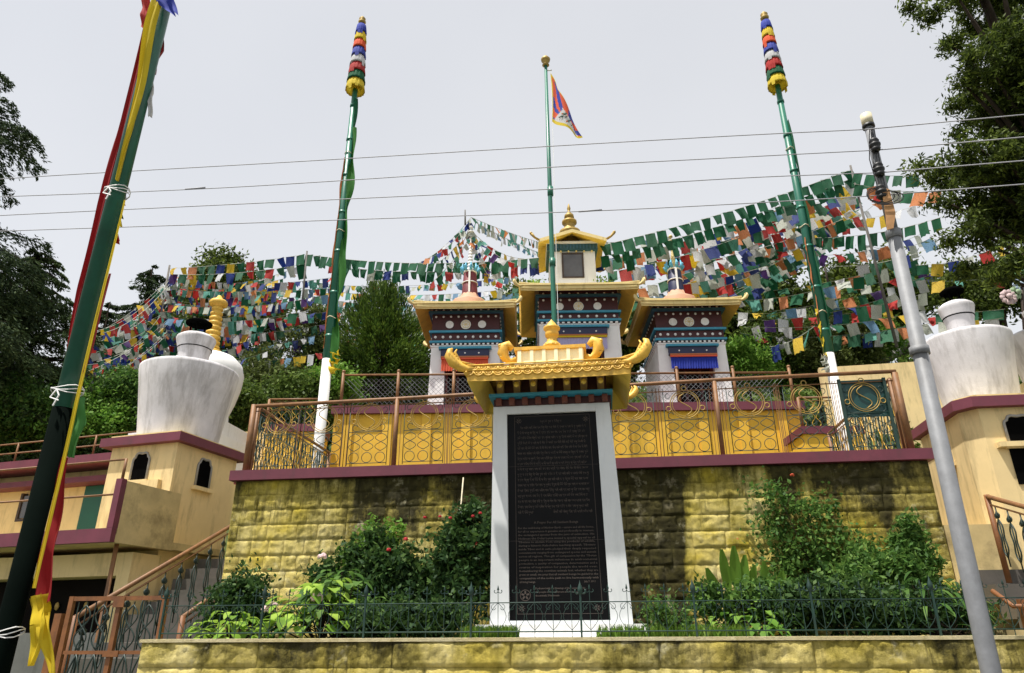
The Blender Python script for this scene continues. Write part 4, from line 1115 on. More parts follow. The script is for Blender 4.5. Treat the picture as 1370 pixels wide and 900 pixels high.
# front left leaning-looking tall pole with cloths
fx, fyy = -2.99, 3.5
t = thing('prayer_pole', 'thick near pole wrapped in red and yellow cloth strips at the left edge', 'pole', (fx, fyy, 0))
zs = lambda py, px=130: at(px, py, fyy).z
m = MB(); m.tube([(fx,fyy,0),(fx,fyy,zs(540,95))], [.057,.053], 16); mk('black_lower_shaft', m, M['pole_black'], t)  # lower part of the shaft coloured near-black, the part above green
m = MB(); m.tube([(fx,fyy,zs(540,95)),(fx,fyy,8.5)], [.054,.048], 16); mk('green_upper_shaft', m, paint('dark_green_pole_paint', (.012,.10,.06), .35, .25, 4, (.03,.05,.03), .5), t)
def strip(mat, path, wid, name='cloth_strip', yoff=-.0, parent=t, seed=0, n=50, thick=None, fold=.018):
    """cloth ribbon following picture-surveyed centre line (px,py) at the pole's distance"""
    P3 = [at(px, py, fyy+yoff) for px, py in path]
    L = len(P3)-1; vs = []; m = MB(); nw = 6
    for i in range(n+1):
        u = i/n*L; k = min(L-1, int(u)); f_ = u-k
        p = P3[k].lerp(P3[k+1], f_); d = (P3[k+1]-P3[k]).normalized()
        sdv = Vector((-d.z, 0, d.x)).normalized() if abs(d.z)+abs(d.x) > 1e-6 else Vector((1,0,0))
        w_ = wid[k]+(wid[k+1]-wid[k])*f_
        for q in range(nw+1):
            s_ = q/nw-.5
            vs.append(p+sdv*(w_*s_)+Vector((0, fold*math.sin(s_*9+i*.07+seed)+fold*.5*math.sin(i*.22+seed), 0)))
    m.add(vs, [(i*(nw+1)+q, i*(nw+1)+q+1, (i+1)*(nw+1)+q+1, (i+1)*(nw+1)+q) for i in range(n) for q in range(nw)], 0, True)
    return mk(name, m, CL[mat], parent)
strip('crimson', [(199,30),(166,175),(139,270),(110,380),(88,490)], [.03,.055,.055,.045,.02], seed=1, yoff=.01)
strip('red', [(200,-10),(198,14),(196,32)], [.08,.07,.02], seed=5)
strip('bright', [(222,-30),(206,30),(192,100),(176,170),(158,235)], [.075,.07,.05,.04,.015], yoff=-.07, seed=2)
strip('crimson', [(217,20),(218,60),(209,92)], [.04,.05,.01], yoff=.03, seed=3)
strip('white', [(202,80),(205,120),(204,150)], [.03,.045,.03], yoff=.03, seed=4)
strip('royal', [(214,-30),(226,-5),(240,16)], [.10,.12,.03], yoff=-.07, seed=6)
strip('bright', [(169,262),(152,330),(127,430),(102,530),(83,610),(64,690),(42,780)], [.015,.018,.02,.02,.018,.018,.018], yoff=-.045, seed=7, fold=.004)
strip('crimson', [(148,360),(124,450),(106,510)], [.015,.02,.02], yoff=-.04, seed=8, fold=.004)
strip('lime', [(107,525),(103,560),(92,605)], [.03,.075,.04], yoff=.01, seed=9)
strip('crimson', [(84,606),(76,650),(67,700),(58,745),(52,800)], [.03,.055,.085,.12,.10], yoff=.02, seed=10, fold=.02)
strip('bright', [(50,790),(50,815),(58,850),(66,897)], [.10,.13,.08,.01], yoff=.03, seed=11, fold=.02)
strip('bright', [(44,790),(48,828),(38,884)], [.08,.09,.012], yoff=.01, seed=12, fold=.015)
for (px, py, c) in ((170,238,'royal'),(166,252,'white'),(165,262,'red'),(163,277,'green'),(161,290,'bright'),(158,310,'red')):
    strip(c, [(px-4,py-8),(px,py+9)], [.045,.04], 'small_flag', yoff=.03, seed=px, n=4)
for (px,py,s_) in ((155,254,1),(88,520,1.1),(3,842,1)):
    m = MB(); c = at(px, py, fyy); c.x = fx; 
    for k in range(3): m.tube([(fx+.075*s_*math.cos(a)+.0, fyy+.075*s_*math.sin(a), c.z+.012*k+.014*math.sin(a*2+k)) for a in [q*PI/7 for q in range(14)]], .0032, 4, closed=True)
    m.tube([c+Vector((.0,-.08,0)), c+Vector((.03,-.09,-.04)), c+Vector((.01,-.09,-.10))], .0045, 4); m.tube([c+Vector((.0,-.08,0)), c+Vector((-.02,-.09,-.05)), c+Vector((.035,-.09,-.07))], .0045, 4)
    mk('rope_tie', m, M['pole_white'], t)
m = MB(); m.lathe([(0,8.4),(.09,8.5),(.09,8.62),(0,8.75)], 12, c=(fx,fyy,0)); mk('finial', m, M['brass'], t)

# utility pole
UY = 5.8
ub = at(1320, 900, UY); um = at(1197, 318, UY); ut = at(1164, 170, UY)
t = thing('utility_pole', 'grey steel electricity pole with black insulators at the right', 'pole', (ub.x, UY, .13))
d = (um-ub); base = ub - d*((ub.z-.13)/d.z)
m = MB(); m.tube([base, ub, um], [.068,.066,.056], 14); mk('lower_shaft', m, M['steel'], t)
m = MB(); m.tube([um, ut], [.045,.038], 12); m.tube([um-Vector((0,0,.05)), um+Vector((0,0,.03))], .066, 12); mk('upper_shaft', m, M['steel'], t)
m = MB(); m.tube([at(1231,480,UY), at(1229,470,UY)], .076, 12); mk('collar', m, M['steel'], t)
m = MB(); m.tube([ut+Vector((0,0,-.02)), ut+Vector((-.0,0,.10))], .052, 12); mk('cap', m, M['capcream'], t)
m = MB(); m.tube([ut+Vector((0,0,-.05)), ut+Vector((0,0,-.02))], .056, 12); mk('cap_ring', m, M['insul'], t)
ins = []
for px, py in ((1173,199),(1178,232),(1181,262)):
    c = at(px, py, UY-.07); ins.append(c); m = MB(); m.lathe([(.012,-.07),(.035,-.065),(.045,-.04),(.025,-.025),(.05,-.01),(.05,.01),(.025,.025),(.045,.04),(.035,.065),(.012,.07)], 12, c=c)
    m.tube([c+Vector((0,.09,0)), c], .015, 6); mk('insulator', m, M['insul'], t)
m = MB()
for k in range(4):
    p = at(1166+2*k, 175, UY-.05); q = at(1178+5*k, 262+8*k, UY-.08)
    m.tube([p, p.lerp(q,.5)+Vector((-.04+.01*k,0,0)), q], .005, 4)
for k in range(5):
    c = at(1174+k*3, 265+k*2, UY-.08); m.tube([c+Vector((.08*math.cos(a)*(1+.2*k), -.02*k*.5, .07*math.sin(a))) for a in [q*PI/7+k for q in range(11)]], .005, 4)
mk('wire_tangle', m, M['insul'], t)
m = MB(); A = [at(px,py,UY-.10) for px,py in ((1182,256),(1192,258),(1200,290),(1197,310),(1189,312),(1186,285))]; m.add([p for p in A]+[p+Vector((0,.015,0)) for p in A], [(0,1,2,3,4,5),(11,10,9,8,7,6)]+[(i,(i+1)%6,6+(i+1)%6,6+i) for i in range(6)])
mk('paper_wrapping', m, M['paper'], t)
# wires
WL = [[(-60,236),(80,228),(400,213),(760,195),(1000,184),(1173,197)], [(-60,258),(0,256),(300,247),(700,226),(1000,213),(1178,230)], [(-60,284),(0,281),(350,268),(750,253),(1000,241),(1181,262)], [(-60,305),(0,302),(400,293),(800,283),(1050,273),(1186,290)]]
WN = ['topmost','second','third','lowest']
for i, L in enumerate(WL):
    P3 = []
    L2 = [(x, y + (0 if k < len(L)-1 else 0)) for k, (x, y) in enumerate(L)]
    if i == 0: L2[-1] = (1160,178)
    if i == 1: L2[-1] = (1172,206)
    if i == 2: L2[-1] = (1178,236)
    if i == 3: L2[-1] = (1184,266)
    ptz = [at(px, py, UY-.07) for px, py in L2]
    # smooth with catmull
    out = []
    for k in range(len(ptz)-1):
        p0, p1, p2, p3 = ptz[max(0,k-1)], ptz[k], ptz[k+1], ptz[min(len(ptz)-1,k+2)]
        for q in range(8):
            s_ = q/8; out.append(.5*((2*p1)+(p2-p0)*s_+(2*p0-5*p1+4*p2-p3)*s_*s_+(3*p1-p0-3*p2+p3)*s_**3))
    out.append(ptz[-1])
    m = MB(); m.tube(out, .0048, 5)
    if i in (1, 3):
        c0 = at(262 if i == 1 else 790, 248 if i == 1 else 283.5, UY-.07); m.tube([c0+Vector((-.1,0,.004)), c0+Vector((.12,0,.004))], .009, 5)
    # right-hand continuation
    e = ptz[-1]; m.tube([e, e+Vector((1.6,-.1,-.05)), e+Vector((3.4,-.2,.0))], .0055, 5)
    o = mk('power_line', m, M['wire']); tag(o, '%s of the four thin electric wires crossing the sky to the steel pole' % WN[i], 'wire', 'power lines across the sky')

# ------------------------------------------------------------------ INCENSE BURNER TOWERS
def rotp(ox, oy, a, u, v): return (ox+u*math.cos(a)-v*math.sin(a), oy+u*math.sin(a)+v*math.cos(a))
def burner(label, cx, cy, z0, s=1.0, group='white vase shaped incense burners', hs=1.0):
    def st(m):
        m.v = [(x, y, z0+(z-z0)*hs) for x, y, z in m.v]; return m
    t = thing('incense_burner', label, 'incense burner', (cx,cy,z0), group)
    m = MB(); m.lathe([(.64*s,-.0),(.655*s,.03*s),(.655*s,.06*s),(.72*s,.5*s),(.79*s,.92*s),(.835*s,1.17*s),(.83*s,1.215*s),(.79*s,1.235*s),(.6*s,1.26*s),(.27*s,1.28*s)], 56, c=(cx,cy,z0)); mk('bowl', st(m), M['bulb'], t)
    m = MB(); m.lathe([(.25*s,1.26*s),(.245*s,1.36*s),(.27*s,1.54*s),(.335*s,1.76*s),(.345*s,1.80*s),(.335*s,1.825*s),(.27*s,1.87*s),(.16*s,1.91*s),(.10*s,1.92*s)], 32, c=(cx,cy,z0)); m.tube([(cx+.297*s*math.cos(a), cy+.297*s*math.sin(a), z0+1.62*s) for a in [k*PI/12 for k in range(24)]], .008, 4, 1, closed=True)
    mk('neck', st(m), [M['bulb'], M['black']], t)
    m = MB(); m.lathe([(0,2.10*s),(.23*s,2.08*s),(.235*s,2.11*s),(.15*s,2.16*s),(0,2.19*s)], 24, c=(cx,cy,z0))
    for k in range(5):
        a = k*2*PI/5; m.tube([(cx+.13*s*math.cos(a), cy+.13*s*math.sin(a), z0+1.84*s),(cx+.14*s*math.cos(a), cy+.14*s*math.sin(a), z0+2.10*s)], .016*s, 5)
    mk('chimney_cap', st(m), M['black'], t)
    return t
def niche(t, c, w, h, nx, ny, parent_mat, deep=.12):
    """arched black opening with rough rim on a wall whose outward normal is (nx,ny)"""
    c = Vector(c); tx = Vector((-ny, nx, 0)); n = Vector((nx, ny, 0))
    prof = []
    for k in range(17):
        a = PI*k/16; r_ = 1+.10*math.cos(a*6)*(1 if 2 < k < 14 else 0)
        prof.append((w/2*math.cos(a)*r_, h*.18+h*.32*math.sin(a)*r_))
    prof = [(w/2,-h/2)]+prof+[(-w/2,-h/2)]
    m = MB(); m.add([c+tx*x+Vector((0,0,z))+n*.006 for x,z in prof]+[c+tx*x+Vector((0,0,z))-n*.05 for x,z in prof], [tuple(range(len(prof)))]+[(i,i+1,len(prof)+i+1,len(prof)+i) for i in range(len(prof)-1)])
    w_ = mk('niche', m, M['black'], t)  # opening closed by a flat black face
    m = MB(); m.tube([c+tx*x*1.06+Vector((0,0,z*1.04))+n*.01 for x,z in prof], .018, 6); mk('rim', m, M['concrete'], w_)
    m = MB(); a = c+Vector((0,0,-h/2-.04)); q = []
    for z in (-.03,.03):
        q += [a+tx*(-w*.75)+Vector((0,0,z)), a+tx*(w*.75)+Vector((0,0,z)), a+tx*(w*.75)+n*.07+Vector((0,0,z)), a+tx*(-w*.75)+n*.07+Vector((0,0,z))]
    m.hexa(q); mk('ledge', m, M['cream'], w_)
    return w_
LA = rad(-10); LOX, LOY = -6.40, 9.95
L_ = lambda u, v: rotp(LOX, LOY, LA, u, v)
def lbox(m, u0, u1, v0, v1, z0, z1, mi=0):
    p = [L_(u0,v0), L_(u1,v0), L_(u1,v1), L_(u0,v1)]
    m.hexa([(x,y,z0) for x,y in p]+[(x,y,z1) for x,y in p], mi)
hn = thing('corner_house', 'cream two-storey house with maroon slab edges and balcony at the left', 'house', (*L_(-1,.5), 0))
TZ = 4.36
m = MB(); lbox(m, -1.40, -.12, .12, 1.55, 0, TZ)            # burner tower
lbox(m, -9, -1.403, 1.3, 6, 2.66, TZ-.02)                  # house upper wall, set back
lbox(m, -9, -1.403, .35, 6, 0, 2.655); lbox(m, -.27, -.05, -.42, .118, 0, 2.655); lbox(m, -9, -.272, -.42, .118, 2.35, 2.655)
mk('wall', m, M['cream'], hn)
m = MB(); lbox(m, -1.55, 0, 0, 1.68, TZ+.002, TZ+.14); lbox(m, -9, -1.553, .75, 6.2, TZ-.015, TZ+.13); mk('roof_slab', m, M['maroon'], hn)
m = MB(); lbox(m, -1.45, -.1, .1, 1.58, TZ+.142, TZ+.19); mk('roof_ledge', m, M['gold2'], hn)
# balcony
bz0, bz1, bz2 = 2.67, 2.86, at(150,635,8.95).z
bu1 = .0-.0
# balcony corner: surveyed at (-6.37,8.55)
c_b = at(146, 718, 8.95); bz0 = c_b.z
bv = (Vector((c_b.x-LOX, c_b.y-LOY, 0))); bu = bv.x*math.cos(LA)+bv.y*math.sin(LA); bvv = -bv.x*math.sin(LA)+bv.y*math.cos(LA)
m = MB(); lbox(m, -9, bu, bvv, 1.3, bz0, bz0+.10); mk('balcony_floor', m, M['cream2'], hn)
m = MB(); lbox(m, -9, bu+.001, bvv-.03, bvv+.05, bz0-.01, bz0+.17); lbox(m, bu-.10, bu+.001, bvv-.03, bvv+.06, bz0+.172, bz2); mk('balcony_edge', m, M['maroon'], hn)
m = MB(); lbox(m, bu-.09, bu+.004, bvv+.061, .119, bz0-.012, bz2-.02); mk('balcony_side_panel', m, M['cream2'], hn)
m = MB()
pz = (-9, bu-.05)
for z in (bz0+.62, bz2+.27):
    m.tube([(*L_(-9,bvv), z), (*L_(bu-.03,bvv), z)], .014, 6)
m.tube([(*L_(bu-.03,bvv), bz2), (*L_(bu-.03,bvv), bz2+.28)], .02, 6); m.tube([(*L_(-2.9,bvv), bz0+.1), (*L_(-2.9,bvv), bz2+.27)], .016, 6)
mk('balcony_rail', m, M['brown'], hn)
m = MB()
pd0 = at(76,650,11.3); pd1 = at(120,650,11.3)
ul = lambda p: ((p.x-LOX)*math.cos(LA)+(p.y-LOY)*math.sin(LA))
ud0 = -3.02; ud1 = -2.38
lbox(m, ud0, ud1, 1.24, 1.297, bz0+.3, TZ-.31); mk('green_door', m, M['greendoor'], hn)
m = MB(); lbox(m, -9, -1.41, .95, 1.29, TZ-.30, TZ-.20); mk('lintel_slab', m, M['maroon'], hn)
m = MB(); lbox(m, -4.4, -3.9, 1.22, 1.297, 3.55, 3.95); wn = mk('window', m, M['glass'], hn)
m = MB(); lbox(m, -4.46, -3.84, 1.20, 1.218, 3.49, 3.54); lbox(m, -4.46, -4.41, 1.20, 1.30, 3.542, 4.0); lbox(m, -3.89, -3.84, 1.20, 1.30, 3.542, 4.0); mk('window_frame', m, M['wood'], wn)
m = MB(); lbox(m, -9, -.272, .0, .1, .9, 2.345); sf = mk('shopfront_opening', m, M['dark_room'], hn)
for k in range(6):
    m = MB(); x_, y_ = L_(-1.9+.27*k, -.04); m.sphere((x_,y_,1.95+.03*(k%2)), .05, 0, 8, (.8,.3,1.2)); mk('hanging_lamp', m, M['brass'], sf)
m = MB(); lbox(m, -9, -.272, -.42, -.10, .0, 1.62); mk('sill_wall', m, M['concrete'], hn)
m = MB(); x_, y_ = L_(bu-.1, bvv+.2); m.tube([(x_,y_,0),(x_,y_,bz0-.01)], .03, 8); mk('support_post', m, M['brown'], hn)
m = MB(); 
for z in (.18,.36): m.tube([(*L_(-8,.85), TZ+.13+z),(*L_(-1.7,.85), TZ+.13+z)], .014, 6)
for k in range(8): x_, y_ = L_(-8+.9*k,.85); m.tube([(x_,y_,TZ+.12),(x_,y_,TZ+.50)], .016, 6)
mk('roof_rail', m, M['brown'], hn)
n1 = (math.sin(LA), -math.cos(LA)); n2 = (math.cos(LA), math.sin(LA))
niche(hn, (*L_(-.76,.118), 4.02), .30, .42, n1[0], n1[1], None)
niche(hn, (*L_(-.118,.78), 4.0), .30, .44, n2[0], n2[1], None)
m = MB(); lbox(m, -.62, -.30, .04, .118, 3.62, 3.78); mk('wall_ledge', m, M['cream'], hn)
cb = L_(-.74, .85)
burner('large white vase shaped incense burner on the left corner tower', cb[0]-.06, cb[1], TZ+.19, .97, hs=1.09)
# second stupa behind with golden ringed spire
sx_, sy_ = -8.66, 14.0
t = thing('ringed_stupa', 'white domed stupa with a gold ringed spire behind the left incense burner', 'stupa', (sx_, sy_, 4.2))
m = MB()
for k in range(5): h_ = 1.30-.13*k; z = 4.0+k*.36; m.box((sx_-h_,sy_-h_,z),(sx_+h_,sy_+h_,z+.36-.003))
m.lathe([(.62,5.79),(.60,6.05),(.70,6.35),(.78,6.7),(.80,6.98),(.74,7.2),(.58,7.36),(.30,7.44)], 40, c=(sx_+.02,sy_,0)); mk('dome', m, M['white'], t)
m = MB(); z = 7.44; pr = [(.24,z),(.24,z+.10),(.17,z+.12)]
for k in range(9): r_ = .185-.007*k; zz = z+.13+k*.12; pr += [(r_*.78,zz),(r_,zz+.02),(r_,zz+.07),(r_*.78,zz+.09)]
zz = pr[-1][1]; pr += [(.13,zz+.02),(.20,zz+.06),(.21,zz+.13),(.17,zz+.18),(.10,zz+.20),(.04,zz+.30),(0,zz+.33)]
m.lathe(pr, 20, c=(sx_+.02,sy_,0)); mk('ringed_spire', m, M['gold'], t)
# right tower
t = thing('corner_tower', 'cream tower with maroon slab and dark openings at the right edge', 'tower', (5.5, 10, 0))
A = at(1229,590,10.9); B = at(1290,560,9.75); C = at(1306,560,9.62)
poly = [(4.88,11.2),(4.82,9.82),(4.98,9.62),(6.9,9.62),(6.9,11.4)]
m = MB(); m.prism(poly[::-1] if False else poly, 0, 4.28); mk('wall', m, M['cream'], t)
def grow(pl_, d):
    cx_ = sum(p[0] for p in pl_)/len(pl_); cy_ = sum(p[1] for p in pl_)/len(pl_)
    return [(p[0]+(d if p[0]>cx_ else -d), p[1]+(d if p[1]>cy_ else -d)) for p in pl_]
m = MB(); m.prism(grow(poly,.10), 4.282, 4.42); mk('roof_slab', m, M['maroon'], t)
m = MB(); m.prism(grow(poly,.03), 4.422, 4.46); mk('roof_ledge', m, M['gold2'], t)
niche(t, (5.42,9.618,3.98), .34, .36, 0, -1, None); niche(t, (4.845,10.45,3.95), .28, .42, -1, .03, None)
m = MB(); m.box((5.22,9.60,3.28),(5.9,9.63,3.74)); wn = mk('opening', m, M['black'], t)
m = MB(); m.box((5.08,9.52,3.745),(6.1,9.617,3.81)); mk('ledge', m, M['cream'], wn)
burner('large white vase shaped incense burner on the right corner tower', at(1298,490,10.45).x, 10.45, 4.46, .71, hs=1.27)
burner('white incense burner half out of view at the right edge', at(1398,440,12.3).x, 12.3, 5.3, .80)
m = MB(); m.box((6.9,11.5,3.4),(8.9,12.9,5.29)); o = mk('burner_plinth', m, M['cream']); tag(o, 'cream plinth behind the right tower carrying the far incense burner', 'plinth')

t = thing('flower_ornament', 'pale pink, green and blue rosette ornaments at the right edge above the white burner', 'ornament', tuple(at(1355,395,13)))
for px, py, r_, c in ((1350,404,.17,(.55,.42,.42)),(1362,398,.15,(.30,.42,.25)),(1366,388,.16,(.30,.38,.48)),(1368,372,.14,(.20,.42,.16)),(1366,364,.14,(.60,.28,.20))):
    m = MB(); c0 = at(px,py,13)
    for k in range(10):
        a = k*PI/5; m.sphere(c0+Vector((math.cos(a)*r_*.62, 0, math.sin(a)*r_*.62)), r_*.34, 0, 6, (1,.4,1))
    m.sphere(c0+Vector((0,-.04,0)), r_*.36, 0, 8, (1,.5,1)); mk('rosette', m, paint('rosette_paint', c, .7, .3, 20), t)
m = MB(); m.tube([at(1372,470,13), at(1366,360,13)], .03, 6); mk('stem', m, M['wood'], t)
# distant cream boundary walls on both sides
def bwall(label, p0, p1, z0, z1):
    m = MB(); p0 = Vector(p0); p1 = Vector(p1); d = (p1-p0).normalized(); n = Vector((-d.y, d.x, 0))*.15
    m.hexa([(*(p0)[:2],z0),(*(p1)[:2],z0),(*(p1+n)[:2],z0),(*(p0+n)[:2],z0),(*(p0)[:2],z1),(*(p1)[:2],z1),(*(p1+n)[:2],z1),(*(p0+n)[:2],z1)])
    o = mk('boundary_wall', m, M['cream']); return tag(o, label, 'wall')
bwall('cream boundary wall on the hillside behind the teal railing panel', (5.9,18.4,0), (9.5,18.2,0), 4.5, 8.0)
bwall('low cream wall behind the left scroll railing', (-9.5,15.6,0), (-7.2,15.5,0), 3, 6.05)

# ------------------------------------------------------------------ STAIRS, GATE
def stairs(label, x0, x1, y0, z0, n, rise, run):
    m = MB()
    for k in range(n): m.box((x0, y0+k*run, 0 if k == 0 else z0+k*rise-.02), (x1, y0+(k+1)*run+.02, z0+(k+1)*rise))
    m.box((x0+.003, y0+n*run+.02, 0), (x1-.003, y0+n*run+1.5, z0+n*rise-.002))
    o = mk('staircase', m, M['stone']); return tag(o, label, 'stairs')
stairs('dark stone steps climbing between the left house and the retaining wall', -6.2, -5.02, 6.9, .35, 14, .165, .29)
def stair_rail(label, x, y0, z0, y1, z1, h, nb, low=False):
    t = thing('stair_railing', label, 'railing', (x,y0,z0)); a, b = Vector((x,y0,z0)), Vector((x,y1,z1))
    m = MB(); m.tube([a+Vector((0,0,h)), b+Vector((0,0,h))], .028, 8); m.tube([a+Vector((0,0,h-.09)), b+Vector((0,0,h-.09))], .011, 6); mk('hand_rail', m, M['brown'], t)
    for q in (a, b): m = MB(); m.tube([q+Vector((0,0,-.2)), q+Vector((0,0,h+.02))], .032, 8); mk('post', m, M['orange'], t)
    for i in range(nb):
        c = a.lerp(b, (i+.5)/nb); m = MB()
        m.tube([c, c+Vector((0,0,h-.10))], .008, 5)
        for s_ in (-1,1):
            m.tube([c+Vector((0, s_*(.055*math.sin(u*PI)+.02*math.sin(u*3*PI)), .10+u*(h-.34))) for u in [k/12 for k in range(13)]], .009, 5)
            m.tube([c+Vector((0, s_*.05*math.sin(q_)*1.0, h-.20+.03*math.cos(q_))) for q_ in [k*PI/6 for k in range(6)]], .008, 5)
        m.lathe([(0,-.02),(.02,0),(.025,.03),(.008,.07),(0,.09)], 8, c=c+Vector((0,0,h-.22)))
        mk('baluster', m, M['dark_iron'], t)
    return t
stair_rail('brown hand rail with lyre balusters climbing the left stairs', -5.2, 6.9, .95, 10.0, 2.35, .80, 10)
stair_rail('second brown hand rail close beside the left end of the stone wall', -4.72, 8.0, 1.15, 9.1, 1.62, .62, 3)
# gate
t = thing('iron_gate', 'orange brown framed iron gate with dark scroll bars at the foot of the left stairs', 'gate', (-4.6, 6.55, .1))
gx0, gx1, gy = -5.0, -4.06, 6.55
gz0, gz1 = .25, 1.93
m = MB()
for x in (gx0, (gx0+gx1)/2+.02, gx1): m.box((x-.022,gy-.022,gz0),(x+.022,gy+.022,gz1))
m.box((gx0+.023,gy-.018,gz1-.04),((gx0+gx1)/2-.003,gy+.018,gz1-.002)); m.box(((gx0+gx1)/2+.043,gy-.018,gz1-.04),(gx1-.023,gy+.018,gz1-.002))
m.box((gx0-.13,gy-.03,.1),(gx0-.06,gy+.03,gz1-.15))
for xa_, xb_ in ((gx0+.023,(gx0+gx1)/2-.003),((gx0+gx1)/2+.043,gx1-.023)): m.box((xa_,gy-.014,gz1-.50),(xb_,gy+.014,gz1-.47))
mk('frame', m, M['orange'], t)
m = MB()
for lf in ((gx0+.03,(gx0+gx1)/2),((gx0+gx1)/2+.05,gx1-.03)):
    w_ = (lf[1]-lf[0])
    for i in range(5):
        x = lf[0]+w_*(i+.5)/5; m.tube([(x,gy,gz0),(x,gy,gz1-.05)], .006, 4)
    for i in (0,1):
        cx_ = lf[0]+w_*(.3+.4*i)
        for s_ in (-1,1):
            m.tube([(cx_+s_*.06*math.sin(u*2*PI), gy-.01, gz1-.46+u*.38) for u in [k/14 for k in range(15)]], .007, 5)
            m.tube([(cx_+s_*.07*math.sin(u*2*PI), gy-.01, gz0+.1+u*(gz1-.6-gz0)) for u in [k/16 for k in range(17)]], .008, 5)
            m.tube(arc(cx_+s_*.04, gz1-.85, .045, 0, s_*5, 12, y=gy-.01, r1=.012), .008, 5); m.tube(arc(cx_+s_*.04, gz1-1.25, .045, 0, -s_*5, 12, y=gy-.01, r1=.012), .008, 5)
mk('scroll_bars', m, M['dark_iron'], t)
m = MB(); xm = (gx0+gx1)/2+.02; m.box((xm-.05,gy-.035,gz1-.10),(xm+.06,gy-.024,gz1-.01)); mk('hinge_plate', m, M['orange'], t)
m = MB(); m.box((xm-.05,gy-.04,gz1-.52),(xm+.1,gy-.026,gz1-.47)); mk('latch', m, M['orange'], t)
# right stairs
stairs('grey stone steps climbing beside the right tower', 4.25, 6.4, 6.7, .7, 9, .17, .30)
stair_rail('brown and green stair railing descending by the right tower', 4.50, 7.4, 1.75, 9.0, 2.28, .76, 7)
t = thing('hand_rail', 'low orange brown handrail stub near the foot of the right steps', 'railing', (4.2,8,1.5))
m = MB(); p, q, r_ = at(1324,797,7.6), at(1352,818,7.4), at(1375,818,7.3); m.tube([p,q,r_], .022, 8); mk('rail', m, M['orange'], t)
m = MB(); m.box((q.x+.05,q.y-.03,q.z-.45),(q.x+.30,q.y+.03,q.z+.06)); mk('post', m, M['orange'], t)
m = MB(); m.box((3.55,7.2,.1),(4.24,9.1,1.60)); m.box((4.04,9.2,.1),(4.80,11.5,2.75)); o = mk('stair_side_wall', m, M['cream2']); tag(o, 'weathered beige block wall beside the right steps behind the steel pole', 'wall')

# ------------------------------------------------------------------ PRAYER FLAGS
FLV = {}
def flag_mesh(col, var):
    k = (col, var)
    if k in FLV: return FLV[k]
    rr = random.Random(hash((var,))*7+3); m = MB(); n = 4
    a1, a2, p1 = rr.uniform(.03,.12), rr.uniform(-.15,.15), rr.uniform(0,6)
    if var in (3,5): a1 *= 2.2
    vs = []
    for j in range(n+1):
        for i in range(n+1):
            u, v = i/n-.5, j/n
            nar = 1-.0*v if var != 4 else 1-.45*v
            x = u*nar+a2*v*.6; y = a1*math.sin(u*6+p1+v*2)*v+a2*v*v; z = -v*(1.08+.1*math.sin(p1))+.03*math.sin(u*PI+p1)*(1 if v else 0)
            if var in (1,3): y += .10*math.sin(u*11+p1)*v; x *= .86
            if var == 5: x, z = u*(1-.3*v)+.25*v, -v*.9-u*.25*v
            vs.append((x, y, z))
    m.add(vs, [(j*(n+1)+i, (j+1)*(n+1)+i, (j+1)*(n+1)+i+1, j*(n+1)+i+1) for j in range(n) for i in range(n)], 0, True)
    me = bpy.data.meshes.new('flag'); me.from_pydata(m.v, [], m.f); me.materials.append(CF[col]); me.polygons.foreach_set('use_smooth', [True]*len(m.f)); me.update()
    FLV[k] = me; return me
FIVE = ['blue','white','red','green','yellow']
NF = [0]
def string(A, B, sag, fw, pal, label, group=None, gap=1.08, skip=.0, jitter=.2, cordmat='pole_white', maxn=100, scale_h=1.0, order=True):
    A = Vector(A); B = Vector(B); t = thing('prayer_flag_string', label, 'prayer flags', A, group)
    n = 24; f = lambda u: A.lerp(B,u)+Vector((0,0,-4*sag*u*(1-u)))
    L = sum((f((i+1)/n)-f(i/n)).length for i in range(n))
    m = MB(); m.tube([f(i/n) for i in range(n+1)], .008, 3, cap=False); mk('cord', m, CL['pale'], t)
    cnt = min(maxn, int(L/(fw*gap))); off = R.randrange(5)
    for i in range(cnt):
        if R.random() < skip: continue
        u = (i+.5)/cnt; p = f(u); q = f(min(1,u+.01)); d = (q-p)
        c = pal[(i+off*3) % len(pal)] if R.random() < .7 else R.choice(pal)
        if c == 'white' and R.random() < .3: c = 'pale'
        if c == 'blue' and R.random() < .2: c = 'purple'
        if c == 'red' and R.random() < .2: c = 'orange'
        me = flag_mesh(c, R.randrange(6)); o = bpy.data.objects.new('flag', me); COL.objects.link(o); o.parent = t
        yaw = math.atan2(d.y, d.x); slope = math.atan2(d.z, math.hypot(d.x,d.y))
        if abs(yaw) > PI/2: yaw += PI; slope = -slope
        s_ = fw*R.uniform(.85,1.1)
        o.location = p-A
        o.rotation_euler = (R.gauss(0,jitter), -slope*R.uniform(.3,1)+R.gauss(0,jitter*.25), yaw+R.gauss(0,jitter*.8))
        o.scale = (s_*R.uniform(.85,1.05), s_, s_*scale_h*R.uniform(.85,1.2)); NF[0] += 1
    return t
def S(p0, p1, Y0, Y1, sagpx, fw, pal, label, group=None, **k):
    a = at(p0[0],p0[1],Y0); b_ = at(p1[0],p1[1],Y1); mid = a.lerp(b_,.5)
    want = at((p0[0]+p1[0])/2, (p0[1]+p1[1])/2+sagpx, mid.y); return string(a, b_, max(.02,(mid.z-want.z)), fw, pal, label, group, **k)
GR = ['green','green','green']
S((1142,231),(803,330),20,19.5,6,.36,GR,'plain green flag string from the hilltop mast down to the central shrine, upper row', gap=.99, jitter=.1)
S((1142,243),(803,345),20.1,19.6,8,.34,GR,'plain green flag string just below the upper green row right of the central shrine', gap=.99, jitter=.1)
S((722,345),(410,337),19.8,21.5,9,.33,GR,'long string of plain green flags left of the central shrine, upper row', gap=.99, jitter=.1)
